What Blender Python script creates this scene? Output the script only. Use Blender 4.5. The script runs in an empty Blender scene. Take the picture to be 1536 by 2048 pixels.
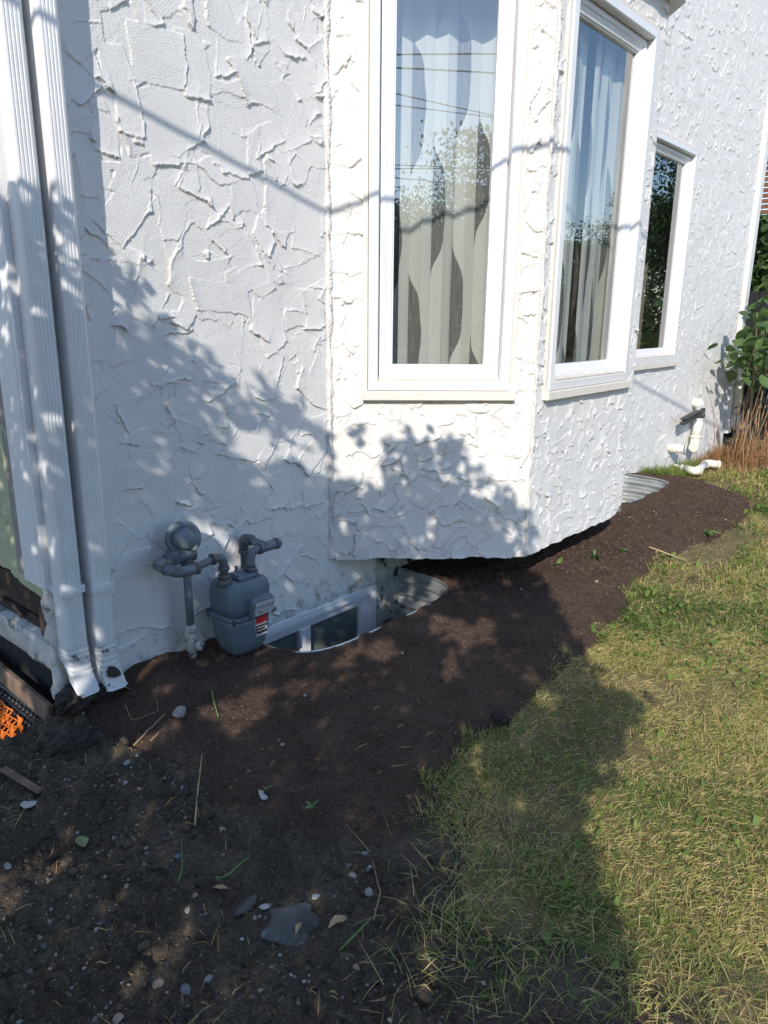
import bpy, math, random
import numpy as np
from mathutils import Vector, Matrix
random.seed(7)
RNG = np.random.default_rng(11)
sc = bpy.context.scene
COL = sc.collection
PI = math.pi
H = 1.42                                   # eye height of the camera

# ------------------------------------------------------------------ camera, sky, sun, exposure
YAW, PITCH, ROLL, F = math.radians(40.68), math.radians(15.09), math.radians(.595), 1473.0
fwd = Vector((math.cos(YAW)*math.cos(PITCH), math.sin(YAW)*math.cos(PITCH), -math.sin(PITCH)))
rgt = Vector((math.sin(YAW), -math.cos(YAW), 0)); upv = rgt.cross(fwd)
r2 = rgt*math.cos(ROLL)+upv*math.sin(ROLL); u2 = -rgt*math.sin(ROLL)+upv*math.cos(ROLL)
cam = bpy.data.cameras.new('camera'); camo = bpy.data.objects.new('camera', cam); COL.objects.link(camo)
camo.matrix_world = Matrix(((r2.x, u2.x, -fwd.x, 0), (r2.y, u2.y, -fwd.y, 0), (r2.z, u2.z, -fwd.z, H), (0, 0, 0, 1)))
cam.sensor_fit = 'VERTICAL'; cam.sensor_height = 24; cam.lens = 24*F/2048; cam.clip_start = .05; cam.clip_end = 400
sc.camera = camo
ELEV = math.radians(31.0); TOSUN = Vector((-1.6, -1.0, math.tan(ELEV)*math.hypot(1.6, 1))).normalized()
w = bpy.data.worlds.new('World'); sc.world = w; w.use_nodes = True
nt = w.node_tree; bg = nt.nodes['Background']; sky = nt.nodes.new('ShaderNodeTexSky')
sky.sky_type = 'NISHITA'; sky.sun_disc = False; sky.sun_elevation = ELEV
sky.sun_rotation = math.atan2(TOSUN.x, TOSUN.y) % (2*PI)
sky.air_density = 1.0; sky.dust_density = .3; sky.ozone_density = 3.0
nt.links.new(sky.outputs[0], bg.inputs[0]); bg.inputs[1].default_value = .15
sl = bpy.data.lights.new('sun', 'SUN'); sl.energy = 2.7; sl.angle = math.radians(.4); sl.color = (1, .93, .83)
so = bpy.data.objects.new('sun', sl); COL.objects.link(so); so.rotation_euler = TOSUN.to_track_quat('Z', 'Y').to_euler()
so.location = (-8, -6, 10)
vs = sc.view_settings; vs.view_transform = 'Standard'; vs.look = 'None'; vs.gamma = 1; vs.use_curve_mapping = False; vs.exposure = .70
sc.cycles.max_bounces = 8; sc.cycles.transparent_max_bounces = 16; sc.cycles.caustics_reflective = False; sc.cycles.caustics_refractive = False
sc.cycles.sample_clamp_indirect = 4

# ------------------------------------------------------------------ helpers
def tag(o, label=None, cat=None, group=None, kind=None):
    if label: o['label'] = label
    if cat: o['category'] = cat
    if group: o['group'] = group
    if kind: o['kind'] = kind
    return o
def empty(name, loc=(0, 0, 0), rz=0, **k):
    o = bpy.data.objects.new(name, None); COL.objects.link(o); o.location = loc; o.rotation_euler = (0, 0, rz); o.empty_display_size = .1
    return tag(o, **k)
def link(name, me, mat=None, parent=None, **k):
    o = bpy.data.objects.new(name, me); COL.objects.link(o)
    if mat and not me.materials: me.materials.append(mat)
    if parent: o.parent = parent
    return tag(o, **k)
def npmesh(name, V, Fq, smooth=True, attrs=None):
    """V (n,3), Fq list of index arrays, each (m,k) with constant k."""
    me = bpy.data.meshes.new(name); V = np.asarray(V, np.float32)
    Fl = [np.asarray(f, np.int32) for f in (Fq if isinstance(Fq, list) else [Fq]) if len(f)]
    me.vertices.add(len(V)); me.vertices.foreach_set('co', V.ravel())
    nl = sum(f.size for f in Fl); npol = sum(len(f) for f in Fl)
    me.loops.add(nl); me.loops.foreach_set('vertex_index', np.concatenate([f.ravel() for f in Fl]))
    tot = np.concatenate([np.full(len(f), f.shape[1], np.int32) for f in Fl])
    me.polygons.add(npol); me.polygons.foreach_set('loop_start', np.concatenate([[0], np.cumsum(tot)[:-1]]).astype(np.int32))
    me.polygons.foreach_set('loop_total', tot)
    me.polygons.foreach_set('use_smooth', np.full(npol, smooth))
    for k, a in (attrs or {}).items():
        at = me.attributes.new(k, 'FLOAT', 'POINT'); at.data.foreach_set('value', np.asarray(a, np.float32))
    me.update(calc_edges=True); me.validate()
    return me
class MB:
    def __init__(s): s.v = []; s.f = []; s.sm = []
    def add(s, vs_, fs, smooth=False):
        b = len(s.v); s.v += [tuple(v) for v in vs_]; s.f += [tuple(b+i for i in f) for f in fs]; s.sm += [smooth]*len(fs); return s
    def box(s, c, d, M=None, bev=.0):
        x, y, z = d[0]/2, d[1]/2, d[2]/2; b = min(bev, x*.9, y*.9, z*.9)
        if b <= 0:
            P = [(sx*x, sy*y, sz*z) for sz in (-1, 1) for sx, sy in ((-1, -1), (1, -1), (1, 1), (-1, 1))]
            Fs = [(3, 2, 1, 0), (4, 5, 6, 7)]+[(i, (i+1) % 4, 4+(i+1) % 4, 4+i) for i in range(4)]
        else:
            P = []
            for zz, e in ((-z, b), (-z+b, 0), (z-b, 0), (z, b)):
                X, Y = x-e, y-e; q = b
                P += [(-X+q, -Y, zz), (X-q, -Y, zz), (X, -Y+q, zz), (X, Y-q, zz), (X-q, Y, zz), (-X+q, Y, zz), (-X, Y-q, zz), (-X, -Y+q, zz)]
            Fs = [tuple(range(7, -1, -1)), tuple(range(24, 32))]+[(l*8+i, l*8+(i+1) % 8, l*8+8+(i+1) % 8, l*8+8+i) for l in range(3) for i in range(8)]
        if M is None: M = Matrix.Identity(3)
        c = Vector(c); return s.add([c+M@Vector(p) for p in P], Fs)
    def tube(s, pts, r, n=12, cap=True):
        pts = [Vector(p) for p in pts]; rr = r if hasattr(r, '__len__') else [r]*len(pts)
        t0 = (pts[1]-pts[0]).normalized(); a = t0.orthogonal().normalized(); V = []
        for i, p in enumerate(pts):
            t = (pts[min(i+1, len(pts)-1)]-pts[max(i-1, 0)]).normalized()
            a = (a-t*a.dot(t)).normalized(); b = t.cross(a)
            V += [p+(a*math.cos(2*PI*k/n)+b*math.sin(2*PI*k/n))*rr[i] for k in range(n)]
        Fs = [(i*n+k, i*n+(k+1) % n, (i+1)*n+(k+1) % n, (i+1)*n+k) for i in range(len(pts)-1) for k in range(n)]
        s.add(V, Fs, True)
        if cap:
            b0 = len(s.v)-len(V)
            s.f += [tuple(b0+k for k in range(n-1, -1, -1)), tuple(b0+len(V)-n+k for k in range(n))]; s.sm += [False, False]
        return s
    def lathe(s, o, ax, prof, n=24):
        o = Vector(o); ax = Vector(ax).normalized(); a = ax.orthogonal().normalized(); b = ax.cross(a)
        V = [o+ax*h+(a*math.cos(2*PI*k/n)+b*math.sin(2*PI*k/n))*r for h, r in prof for k in range(n)]
        Fs = [(i*n+k, i*n+(k+1) % n, (i+1)*n+(k+1) % n, (i+1)*n+k) for i in range(len(prof)-1) for k in range(n)]
        L = len(prof)
        s.add(V, Fs, True); b0 = len(s.v)-len(V)
        s.f += [tuple(b0+k for k in range(n-1, -1, -1)), tuple(b0+(L-1)*n+k for k in range(n))]; s.sm += [False, False]
        return s
    def loft(s, rings, smooth=True, caps=True):
        n = len(rings[0]); V = [p for r in rings for p in r]
        Fs = [(i*n+k, i*n+(k+1) % n, (i+1)*n+(k+1) % n, (i+1)*n+k) for i in range(len(rings)-1) for k in range(n)]
        s.add(V, Fs, smooth)
        if caps:
            b0 = len(s.v)-len(V); s.f += [tuple(b0+k for k in range(n-1, -1, -1)), tuple(b0+len(V)-n+k for k in range(n))]; s.sm += [smooth, smooth]
        return s
    def build(s, name, mat, parent=None, auto=None, **k):
        me = bpy.data.meshes.new(name); me.from_pydata(s.v, [], s.f); me.polygons.foreach_set('use_smooth', s.sm)
        import bmesh
        bm = bmesh.new(); bm.from_mesh(me); bmesh.ops.recalc_face_normals(bm, faces=bm.faces); bm.to_mesh(me); bm.free()
        me.update()
        if auto: me.polygons.foreach_set('use_smooth', [True]*len(me.polygons)); me.set_sharp_from_angle(angle=math.radians(auto))
        return link(name, me, mat, parent, **k)
def arc(p0, pc, p1, r=.03, n=7):
    """polyline p0 -> pc -> p1 with the corner rounded"""
    p0, pc, p1 = Vector(p0), Vector(pc), Vector(p1); a = (p0-pc).normalized(); b = (p1-pc).normalized()
    A = pc+a*r; B = pc+b*r
    return [A*(1-t)**2+pc*2*t*(1-t)+B*t*t for t in [i/(n-1) for i in range(n)]]
def dup(root, loc, rz=0, scale=1, **k):
    r = root.copy(); COL.objects.link(r); r.location = loc; r.rotation_euler = (0, 0, rz); r.scale = (scale,)*3
    for ch in root.children:
        c = ch.copy(); COL.objects.link(c); c.parent = r
    return tag(r, **k)

def plate(mb, c, r, nrm, th=.006, n=7, seed=0):
    rg = random.Random(seed); nrm = Vector(nrm).normalized(); a = nrm.orthogonal().normalized(); b = nrm.cross(a); c = Vector(c)
    P = [c+(a*math.cos(2*PI*k/n)+b*math.sin(2*PI*k/n))*r*rg.uniform(.55, 1.25) for k in range(n)]
    mb.add(P+[p-nrm*th for p in P], [tuple(range(n)), tuple(range(2*n-1, n-1, -1))]+[(i, (i+1) % n, n+(i+1) % n, n+i) for i in range(n)])

# smooth value noise in numpy
def vnoise(x, y, seed=0):
    x = np.asarray(x, float); y = np.asarray(y, float)
    xi = np.floor(x).astype(np.int64); yi = np.floor(y).astype(np.int64); fx = x-xi; fy = y-yi
    fx = fx*fx*(3-2*fx); fy = fy*fy*(3-2*fy)
    def h(i, j):
        n = (i*374761393+j*668265263+seed*1442695041) & 0xffffffff
        n = ((n ^ (n >> 13))*1274126177) & 0xffffffff
        return ((n ^ (n >> 16)) & 0xffff)/32767.5-1
    return (h(xi, yi)*(1-fx)+h(xi+1, yi)*fx)*(1-fy)+(h(xi, yi+1)*(1-fx)+h(xi+1, yi+1)*fx)*fy
def fbm(x, y, o=4, seed=0, g=.5):
    r = 0; a = 1
    for i in range(o): r = r+a*vnoise(x*2**i, y*2**i, seed+i*17); a *= g
    return r
def sstep(a, b, x): t = np.clip((x-a)/(b-a), 0, 1); return t*t*(3-2*t)
def inpoly(x, y, P):
    r = np.zeros(np.shape(x), bool); n = len(P)
    for i in range(n):
        x0, y0 = P[i]; x1, y1 = P[(i+1) % n]
        if y0 == y1: continue
        c = ((y0 > y) != (y1 > y)) & (x < (x1-x0)*(y-y0)/(y1-y0)+x0); r ^= c
    return r

# ------------------------------------------------------------------ materials
class NT:
    def __init__(s, name):
        s.m = bpy.data.materials.new(name); s.m.use_nodes = True; s.t = s.m.node_tree
        s.p = s.t.nodes['Principled BSDF']; s.out = s.t.nodes['Material Output']
    def n(s, typ, **k):
        nd = s.t.nodes.new('ShaderNode'+typ)
        for a, v in k.items():
            if a.startswith('i_'): nd.inputs[a[2:].replace('_', ' ')].default_value = v
            else: setattr(nd, a, v)
        return nd
    def l(s, a, b): s.t.links.new(a, b)
    def co(s): return s.n('TexCoord').outputs['Object']
    def noise(s, scale, detail=4, rough=.55, co=None, stretch=None):
        nd = s.n('TexNoise'); nd.inputs['Scale'].default_value = scale; nd.inputs['Detail'].default_value = detail; nd.inputs['Roughness'].default_value = rough
        c = co or s.co()
        if stretch:
            mp = s.n('Mapping'); mp.inputs['Scale'].default_value = stretch; s.l(c, mp.inputs[0]); c = mp.outputs[0]
        s.l(c, nd.inputs['Vector']); return nd.outputs['Fac']
    def ramp(s, fac, stops):
        r = s.n('ValToRGB'); e = r.color_ramp.elements
        while len(e) < len(stops): e.new(.5)
        for el, (p, c) in zip(e, stops): el.position = p; el.color = (*c, 1) if len(c) == 3 else c
        s.l(fac, r.inputs[0]); return r.outputs[0]
    def mix(s, fac, a, b):
        m = s.n('MixRGB')
        for i, v in ((0, fac), (1, a), (2, b)):
            if hasattr(v, 'is_linked') or hasattr(v, 'node'): s.l(v, m.inputs[i])
            else: m.inputs[i].default_value = v if i == 0 else (*v, 1)
        return m.outputs[0]
    def bump(s, hs):
        prev = None
        for h, st, d in hs:
            b = s.n('Bump'); b.inputs['Strength'].default_value = st; b.inputs['Distance'].default_value = d; s.l(h, b.inputs['Height'])
            if prev: s.l(prev, b.inputs['Normal'])
            prev = b.outputs[0]
        s.l(prev, s.p.inputs['Normal'])
def simple(name, col, rough=.6, metal=0., var=.0, scale=20, bump=0., bscale=80, spec=.5, dirt=None, dscale=8, dlo=.55, dhi=.7):
    m = NT(name); m.p.inputs['Roughness'].default_value = rough; m.p.inputs['Metallic'].default_value = metal
    m.p.inputs['Specular IOR Level'].default_value = spec
    c = None
    if var: c = m.ramp(m.noise(scale, 5), [(.3, tuple(v*(1-var) for v in col)), (.7, tuple(min(1, v*(1+var)) for v in col))])
    if dirt:
        f = m.ramp(m.noise(dscale, 8, .68), [(dlo, (0, 0, 0)), (dhi, (1, 1, 1))])
        c = m.mix(f, c if c else col, dirt)
    if c: m.l(c, m.p.inputs['Base Color'])
    else: m.p.inputs['Base Color'].default_value = (*col, 1)
    if bump: m.bump([(m.noise(bscale, 4), bump, .003)])
    return m.m
def attr_mat(name, stops, rough=.6, attr='tint', trans=0., spec=.3, bump=0, bscale=60):
    m = NT(name); a = m.n('Attribute', attribute_name=attr); c = m.ramp(a.outputs['Fac'], stops)
    m.l(c, m.p.inputs['Base Color']); m.p.inputs['Roughness'].default_value = rough; m.p.inputs['Specular IOR Level'].default_value = spec
    if trans:
        tr = m.n('BsdfTranslucent'); m.l(c, tr.inputs[0]); mx = m.n('MixShader'); mx.inputs[0].default_value = trans
        m.l(m.p.outputs[0], mx.inputs[1]); m.l(tr.outputs[0], mx.inputs[2]); m.l(mx.outputs[0], m.out.inputs[0])
    if bump: m.bump([(m.noise(bscale, 5, .7), bump, .004)])
    return m.m
def stucco_mat(name, col, stain=(.46, .40, .33), lo=.63, hi=.78):
    m = NT(name); base = m.ramp(m.noise(3.2, 6, .6), [(.3, tuple(c*.93 for c in col)), (.7, col)])
    spots = m.ramp(m.noise(9, 9, .72), [(lo, (0, 0, 0)), (hi, (.75, .75, .75))]); c = m.mix(spots, base, stain)
    sx_ = m.n('SeparateXYZ'); m.l(m.co(), sx_.inputs[0]); mr = m.n('MapRange'); m.l(sx_.outputs['Z'], mr.inputs['Value'])      # splashes of mud along the foot of the wall
    for k_, v_ in (('From Min', .62), ('From Max', .10), ('To Min', -.32), ('To Max', .06)): mr.inputs[k_].default_value = v_
    ad = m.n('Math', operation='ADD'); m.l(m.noise(17, 9, .75), ad.inputs[0]); m.l(mr.outputs[0], ad.inputs[1])
    c = m.mix(m.ramp(ad.outputs[0], [(.50, (0, 0, 0)), (.66, (.8, .8, .8))]), c, (.22, .18, .14))
    m.l(c, m.p.inputs['Base Color']); m.p.inputs['Roughness'].default_value = .78; m.p.inputs['Specular IOR Level'].default_value = .25
    m.bump([(m.noise(420, 3, .6), .75, .0024), (m.noise(150, 4, .6), .5, .0038), (m.noise(34, 4, .6), .15, .006)])
    return m.m
M = {}
M['stucco'] = stucco_mat('white_stucco', (.80, .785, .765))
M['stucco_cream'] = stucco_mat('cream_stucco', (.82, .79, .75), lo=.66, hi=.8)
M['stucco_green'] = stucco_mat('pale_green_stucco', (.50, .50, .33), (.25, .24, .17), .58, .75)
M['parging'] = simple('weathered_parging', (.42, .43, .40), .9, var=.22, scale=14, bump=.8, bscale=60, dirt=(.03, .03, .028), dscale=13, dlo=.50, dhi=.57)
M['parge_white'] = simple('broken_white_parging', (.6, .58, .54), .9, var=.2, scale=12, bump=.7, bscale=50, dirt=(.12, .10, .08), dscale=14, dlo=.55, dhi=.68)
M['vinyl'] = simple('white_vinyl', (.82, .81, .82), .32, var=.02, scale=6)
M['clad'] = simple('white_metal_cladding', (.78, .78, .78), .38, var=.03, scale=5)
M['casing'] = simple('cream_painted_wood', (.76, .70, .62), .6, var=.06, scale=16, bump=.25, bscale=90, dirt=(.42, .33, .22), dscale=13, dlo=.66, dhi=.78)
M['corner'] = simple('peeling_white_paint', (.76, .76, .76), .5, var=.05, scale=8, bump=.25, bscale=70, dirt=(.22, .20, .16), dscale=16, dlo=.66, dhi=.70)
M['trim_end'] = simple('white_corner_trim', (.78, .77, .74), .5, var=.04)
M['down'] = simple('white_downspout_metal', (.77, .77, .77), .36, var=.04, scale=7, dirt=(.30, .25, .18), dscale=13, dlo=.69, dhi=.72)
M['down_old'] = simple('dirty_downspout_metal', (.66, .66, .65), .45, var=.1, scale=10, bump=.2, bscale=60, dirt=(.10, .075, .05), dscale=22, dlo=.6, dhi=.66)
M['wood_rot'] = simple('dark_rotten_wood', (.045, .03, .02), .9, var=.5, scale=18, bump=.9, bscale=50, dirt=(.16, .10, .06), dscale=10, dlo=.6, dhi=.72)
M['wood_raw'] = simple('weathered_brown_board', (.17, .11, .075), .85, var=.4, scale=14, bump=.6, bscale=60)
M['tar'] = simple('black_foundation_tar', (.012, .012, .012), .75, var=.5, scale=14, bump=1., bscale=45, dirt=(.06, .055, .05), dscale=12, dlo=.6, dhi=.75)
M['meter'] = simple('blue_grey_meter_paint', (.115, .155, .19), .42, var=.14, scale=16, bump=.12, bscale=160, dirt=(.055, .06, .065), dscale=20, dlo=.6, dhi=.74)
M['pipe'] = simple('grey_painted_pipe', (.13, .15, .175), .48, var=.2, scale=24, bump=.2, bscale=140, dirt=(.09, .06, .04), dscale=26, dlo=.6, dhi=.68)
M['nut'] = simple('rusty_pipe_fitting', (.12, .125, .135), .55, var=.25, scale=30, bump=.3, bscale=150, dirt=(.13, .07, .04), dscale=30, dlo=.52, dhi=.64)
M['regul'] = simple('scuffed_regulator_paint', (.15, .19, .22), .5, var=.2, scale=18, dirt=(.42, .43, .42), dscale=14, dlo=.64, dhi=.72)
M['dial'] = simple('meter_dial_white', (.5, .52, .53), .35, var=.15, scale=60)
M['red'] = simple('red_label', (.42, .02, .03), .5); M['black'] = simple('black_plastic', (.012, .012, .014), .5)
M['blue'] = simple('blue_print', (.03, .12, .22), .5); M['lab'] = simple('label_metal', (.34, .36, .38), .45, var=.1, scale=90)
M['valve'] = simple('chalky_valve_paint', (.42, .41, .39), .7, var=.25, scale=30, dirt=(.05, .05, .05), dscale=30, dlo=.55, dhi=.62)
M['galv'] = simple('galvanized_steel', (.58, .61, .60), .42, metal=.75, var=.22, scale=7, bump=.08, bscale=30, dirt=(.16, .14, .11), dscale=9, dlo=.62, dhi=.8)
M['pvc'] = simple('white_pvc', (.78, .74, .65), .38, var=.06, scale=12, dirt=(.4, .33, .23), dscale=16, dlo=.66, dhi=.78)
M['pvc_grey'] = simple('greyed_pvc', (.55, .55, .55), .45, var=.08, scale=12)
M['bracket'] = simple('weathered_dark_bracket', (.05, .055, .055), .6, var=.4, scale=40, dirt=(.22, .16, .10), dscale=30, dlo=.58, dhi=.7)
M['dimple'] = simple('black_dimple_board', (.014, .014, .015), .4, dirt=(.10, .075, .05), dscale=22, dlo=.58, dhi=.7)
M['orange'] = simple('orange_plastic_net', (.90, .20, .015), .5, var=.2, scale=20)
M['steel'] = simple('polished_steel', (.8, .8, .78), .12, metal=1.)
M['room'] = simple('interior_paint', (.30, .27, .24), .9); M['floor'] = simple('interior_floorboards', (.20, .12, .07), .5)
M['sideboard'] = simple('interior_wood', (.24, .15, .09), .5, var=.2, scale=5)
M['shingle'] = simple('dark_roof_shingle', (.05, .05, .055), .9, var=.3, scale=40)
M['cable'] = simple('black_cable', (.02, .02, .022), .6)
M['bark'] = simple('grey_brown_bark', (.10, .075, .055), .9, var=.35, scale=30, bump=.8, bscale=60)
M['fence_dark'] = simple('near_black_board', (.012, .013, .014), .7, var=.4, scale=20)  # near-black base colour on all fence boards alike
M['lattice'] = simple('red_brown_wood', (.20, .085, .045), .8, var=.3, scale=20)
M['stone'] = simple('pale_stone', (.30, .28, .26), .85, var=.25, scale=40, bump=.4, bscale=90)
M['stone_warm'] = simple('tan_stone', (.32, .24, .18), .85, var=.25, scale=40, bump=.4, bscale=90)
M['stone_blue'] = simple('blue_grey_stone', (.16, .165, .18), .8, var=.25, scale=40, bump=.4, bscale=90)
M['slab'] = simple('flat_grey_rock', (.10, .095, .09), .95, var=.3, scale=22, bump=.6, bscale=70, dirt=(.035, .03, .027), dscale=9, dlo=.5, dhi=.7)
M['clod'] = simple('dark_earth_clod', (.036, .028, .023), .95, var=.4, scale=40, bump=1., bscale=70, dirt=(.16, .155, .15), dscale=20, dlo=.66, dhi=.72)
M['chip'] = simple('white_paint_chip', (.45, .44, .41), .7, var=.1)
M['twig'] = simple('dry_twig', (.30, .21, .12), .8, var=.25, scale=30); M['straw'] = simple('straw_stalk', (.42, .32, .16), .75, var=.2, scale=20)
M['greenstem'] = simple('fresh_green_stem', (.14, .22, .05), .6, var=.2, scale=20)
M['tanleaf'] = simple('tan_dead_leaf', (.42, .28, .15), .7, var=.3, scale=40); M['paleleaf'] = simple('pale_green_leaf', (.20, .25, .11), .6, var=.25, scale=40)

def glass(name, tint=(.88, .91, .90)):
    m = NT(name); m.t.nodes.remove(m.p); tr = m.n('BsdfTransparent'); tr.inputs[0].default_value = (*tint, 1)
    gl = m.n('BsdfGlossy'); gl.inputs['Roughness'].default_value = .004; gl.inputs[0].default_value = (1, 1, 1, 1)
    fr = m.n('LayerWeight'); fr.inputs['Blend'].default_value = .5; pw = m.n('Math', operation='POWER'); m.l(fr.outputs['Facing'], pw.inputs[0]); pw.inputs[1].default_value = 4.5
    mu = m.n('Math', operation='MULTIPLY_ADD'); mu.use_clamp = True   # two panes and a low-e coat, Schlick style
    m.l(pw.outputs[0], mu.inputs[0]); mu.inputs[1].default_value = .9; mu.inputs[2].default_value = .20
    nb = m.n('Bump'); nb.inputs['Strength'].default_value = .02; nb.inputs['Distance'].default_value = .01; m.l(m.noise(2.2, 1), nb.inputs['Height'])
    m.l(nb.outputs[0], gl.inputs['Normal'])
    mx = m.n('MixShader'); m.l(mu.outputs[0], mx.inputs[0]); m.l(tr.outputs[0], mx.inputs[1]); m.l(gl.outputs[0], mx.inputs[2]); m.l(mx.outputs[0], m.out.inputs[0])
    return m.m
M['glass'] = glass('window_glass'); 
M['frost'] = simple('dusty_basement_glass', (.14, .16, .15), .15, var=.2, scale=9, dirt=(.3, .31, .30), dscale=26, dlo=.62, dhi=.78)

# ------------------------------------------------------------------ stucco relief (trowel strokes stamped into a height field)
def stucco(wd, ht, res, seed, L, W, cover, angs, amp=1., curve=0., lip=1., keep=.10, sharp=9., spread=20, side=1.):
    """overlapping trowel strokes: flat plates that thicken into a lifted, ragged far edge with thin ridges along the sides"""
    rng = np.random.default_rng(seed); nx = int(round(wd/res))+1; nz = int(round(ht/res))+1
    Hh = np.zeros((nz, nx), np.float32); n = int(cover*wd*ht/(L*W))
    gx = np.arange(nx)*res; gz = np.arange(nz)*res
    for i in range(n):
        cx, cz = rng.uniform(-.05, wd+.05), rng.uniform(-.05, ht+.05)
        ang = math.radians(rng.choice(angs)+rng.normal(0, spread)); l = L*rng.uniform(.65, 1.5); wv = W*rng.uniform(.55, 1.5); R = .75*(l+wv)
        i0, i1 = max(0, int((cx-R)/res)), min(nx, int((cx+R)/res)+1); j0, j1 = max(0, int((cz-R)/res)), min(nz, int((cz+R)/res)+1)
        if i1-i0 < 2 or j1-j0 < 2: continue
        X, Z = np.meshgrid(gx[i0:i1]-cx, gz[j0:j1]-cz); ca, sa = math.cos(ang), math.sin(ang); X2, Z2 = X+cx, Z+cz
        ra = X*ca+Z*sa; rb = -X*sa+Z*ca; cv = curve*rng.normal(0, 1)
        wa = .015*vnoise(rb*14+i*3.7, rb*0+i, seed)+.004*fbm(X2*55, Z2*55, 2, seed+1)
        wb = .010*vnoise(ra*11+i*5.1, ra*0+i+.5, seed+2)+.003*fbm(X2*50+7, Z2*50, 2, seed+4)
        slant = rng.normal(0, .35)
        a = (ra+wa+slant*rb)/l+.5; b = rb+wb+cv*(a-.5)**2*l
        ms = (a > 0) & (a < 1) & (np.abs(b) < wv/2)
        if not ms.any(): continue
        bs = b*(1 if rng.random() < .5 else -1); dside = wv/2-bs; dend = np.maximum(1-a, 0)*l
        brk = np.clip(.6+.9*vnoise(X2*26, Z2*26, seed+i % 53), 0, 1.4)
        hi = rng.uniform(.45, 1.25); off = rng.uniform(0, .0024)
        hnew = amp*(off+.0042*hi*(.25*a+.75*np.clip(a, 0, 1)**sharp)*(.8+.2*brk)+lip*hi*.0016*np.exp(-(dend/.0045)**2)*brk
                    + side*rng.uniform(.1, 1.)*.0026*np.exp(-(dside/.0042)**2)*brk+.00022*np.sin(rb*700+rng.uniform(0, 6)))
        blk = Hh[j0:j1, i0:i1]; blk[ms] = (hnew+blk*keep)[ms]
    Hh += .0011*fbm(gx[None, :]*7, gz[:, None]*7, 3, seed+3)
    return Hh
def wall_grid(name, P0, U, N, wd, ht, res, relief, mat, parent, holes=(), edge=.012, ragged=None, fade=(1, 1)):
    nz, nx = relief.shape; u = np.linspace(0, wd, nx); v = np.linspace(0, ht, nz); UU, VV = np.meshgrid(u, v)
    Hh = relief.copy()
    if fade[0]: Hh *= sstep(0, edge, UU)
    if fade[1]: Hh *= sstep(0, edge, wd-UU)
    zz = VV.copy()
    if ragged is not None: zz += (ragged(UU)*np.clip(1-VV/.12, 0, 1))
    P0 = np.array(P0); U = np.array(U); N = np.array(N)
    V = P0+UU[..., None]*U+zz[..., None]*np.array([0, 0, 1.])+Hh[..., None]*N
    idx = np.arange(nx*nz).reshape(nz, nx)
    q = np.stack([idx[:-1, :-1], idx[:-1, 1:], idx[1:, 1:], idx[1:, :-1]], -1).reshape(-1, 4)
    uc = (UU[:-1, :-1]+res/2).ravel(); vc = (VV[:-1, :-1]+res/2).ravel(); keep = np.ones(len(q), bool)
    for h0, h1, k0, k1 in holes: keep &= ~((uc > h0) & (uc < h1) & (vc > k0) & (vc < k1))
    me = npmesh(name, V.reshape(-1, 3), q[keep]); return link(name, me, mat, parent)

D = 2.3; Q = math.sqrt(.5); Z0 = -.5
house = empty('stucco_house', (1.0, D, 0), label='white house with rough trowelled stucco, angled bay window and basement window', cat='house')
house.location = (0, 0, 0)
# main wall, left of the bay (runs on behind the bay as its foundation)
R1 = .004
holeB = (1.785, 2.605, -.44, .10)
R0 = .0031
rel = stucco(1.32, 2.95, R0, 21, .175, .115, 3.3, (-80, -95, -45, -125, -20, 195, -70), 1.9, curve=.5, spread=26)
wall_grid('wall', (1.0, D, -.3), (1, 0, 0), (0, -1, 0), 1.32, 2.95, R0, rel, M['stucco'], house,
          holes=[(holeB[0]-1, 1.32, .0, holeB[3]+.3)], fade=(1, 0))
rel = stucco(.30, .62, R1, 22, .13, .08, 2.5, (-75, -30, 200), .8)
wall_grid('foundation_wall', (2.32, D, -.3), (1, 0, 0), (0, -1, 0), .30, .62, R1, rel, M['stucco'], house, holes=[(-1, holeB[1]-2.32, 0, .405)], fade=(0, 0))
# bay, angled side and front
wl = .9135
hole1 = (.165, .80, 1.085-.316, 2.745-.316)
rel = stucco(wl, 2.62, R1, 31, .115, .085, 3.1, (-85, -60, -110, -90, 200, -20), 2.3, curve=.6, spread=26)
bend = lambda a, s, k: (lambda U: .007*vnoise(U*9+s, U*0, s)+.003*vnoise(U*38+s, U*0, s+4)+k)
wall_grid('bay_wall', (D, D, .316), (Q, -Q, 0), (-Q, -Q, 0), wl, 2.62, R1, rel, M['stucco_cream'], house, holes=[hole1], edge=.02, ragged=bend(0, 3, 0))
FX0, FY = D+wl*Q, D-wl*Q
fw = 4.035-FX0
hole2 = (3.03-FX0, 3.895-FX0, 1.085-.316, 2.745-.316)
rel = stucco(fw, 2.62, R1, 41, .13, .06, 2.9, (-70, -60, -60, 5, -20, -115), 1.9, curve=1.0, spread=16)
wall_grid('bay_wall', (FX0, FY, .316), (1, 0, 0), (0, -1, 0), fw, 2.62, R1, rel, M['stucco'], house, holes=[hole2], edge=.02,
          ragged=lambda U: bend(0, 8, 0)(U)+.05*sstep(fw-.16, fw, U)**2)
rel = stucco(.92, 2.62, .012, 47, .1, .06, 2.5, (-70,), .9)
wall_grid('bay_wall', (4.035, FY, .316), (Q, Q, 0), (Q, -Q, 0), .92, 2.62, .012, rel, M['stucco'], house)
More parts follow.
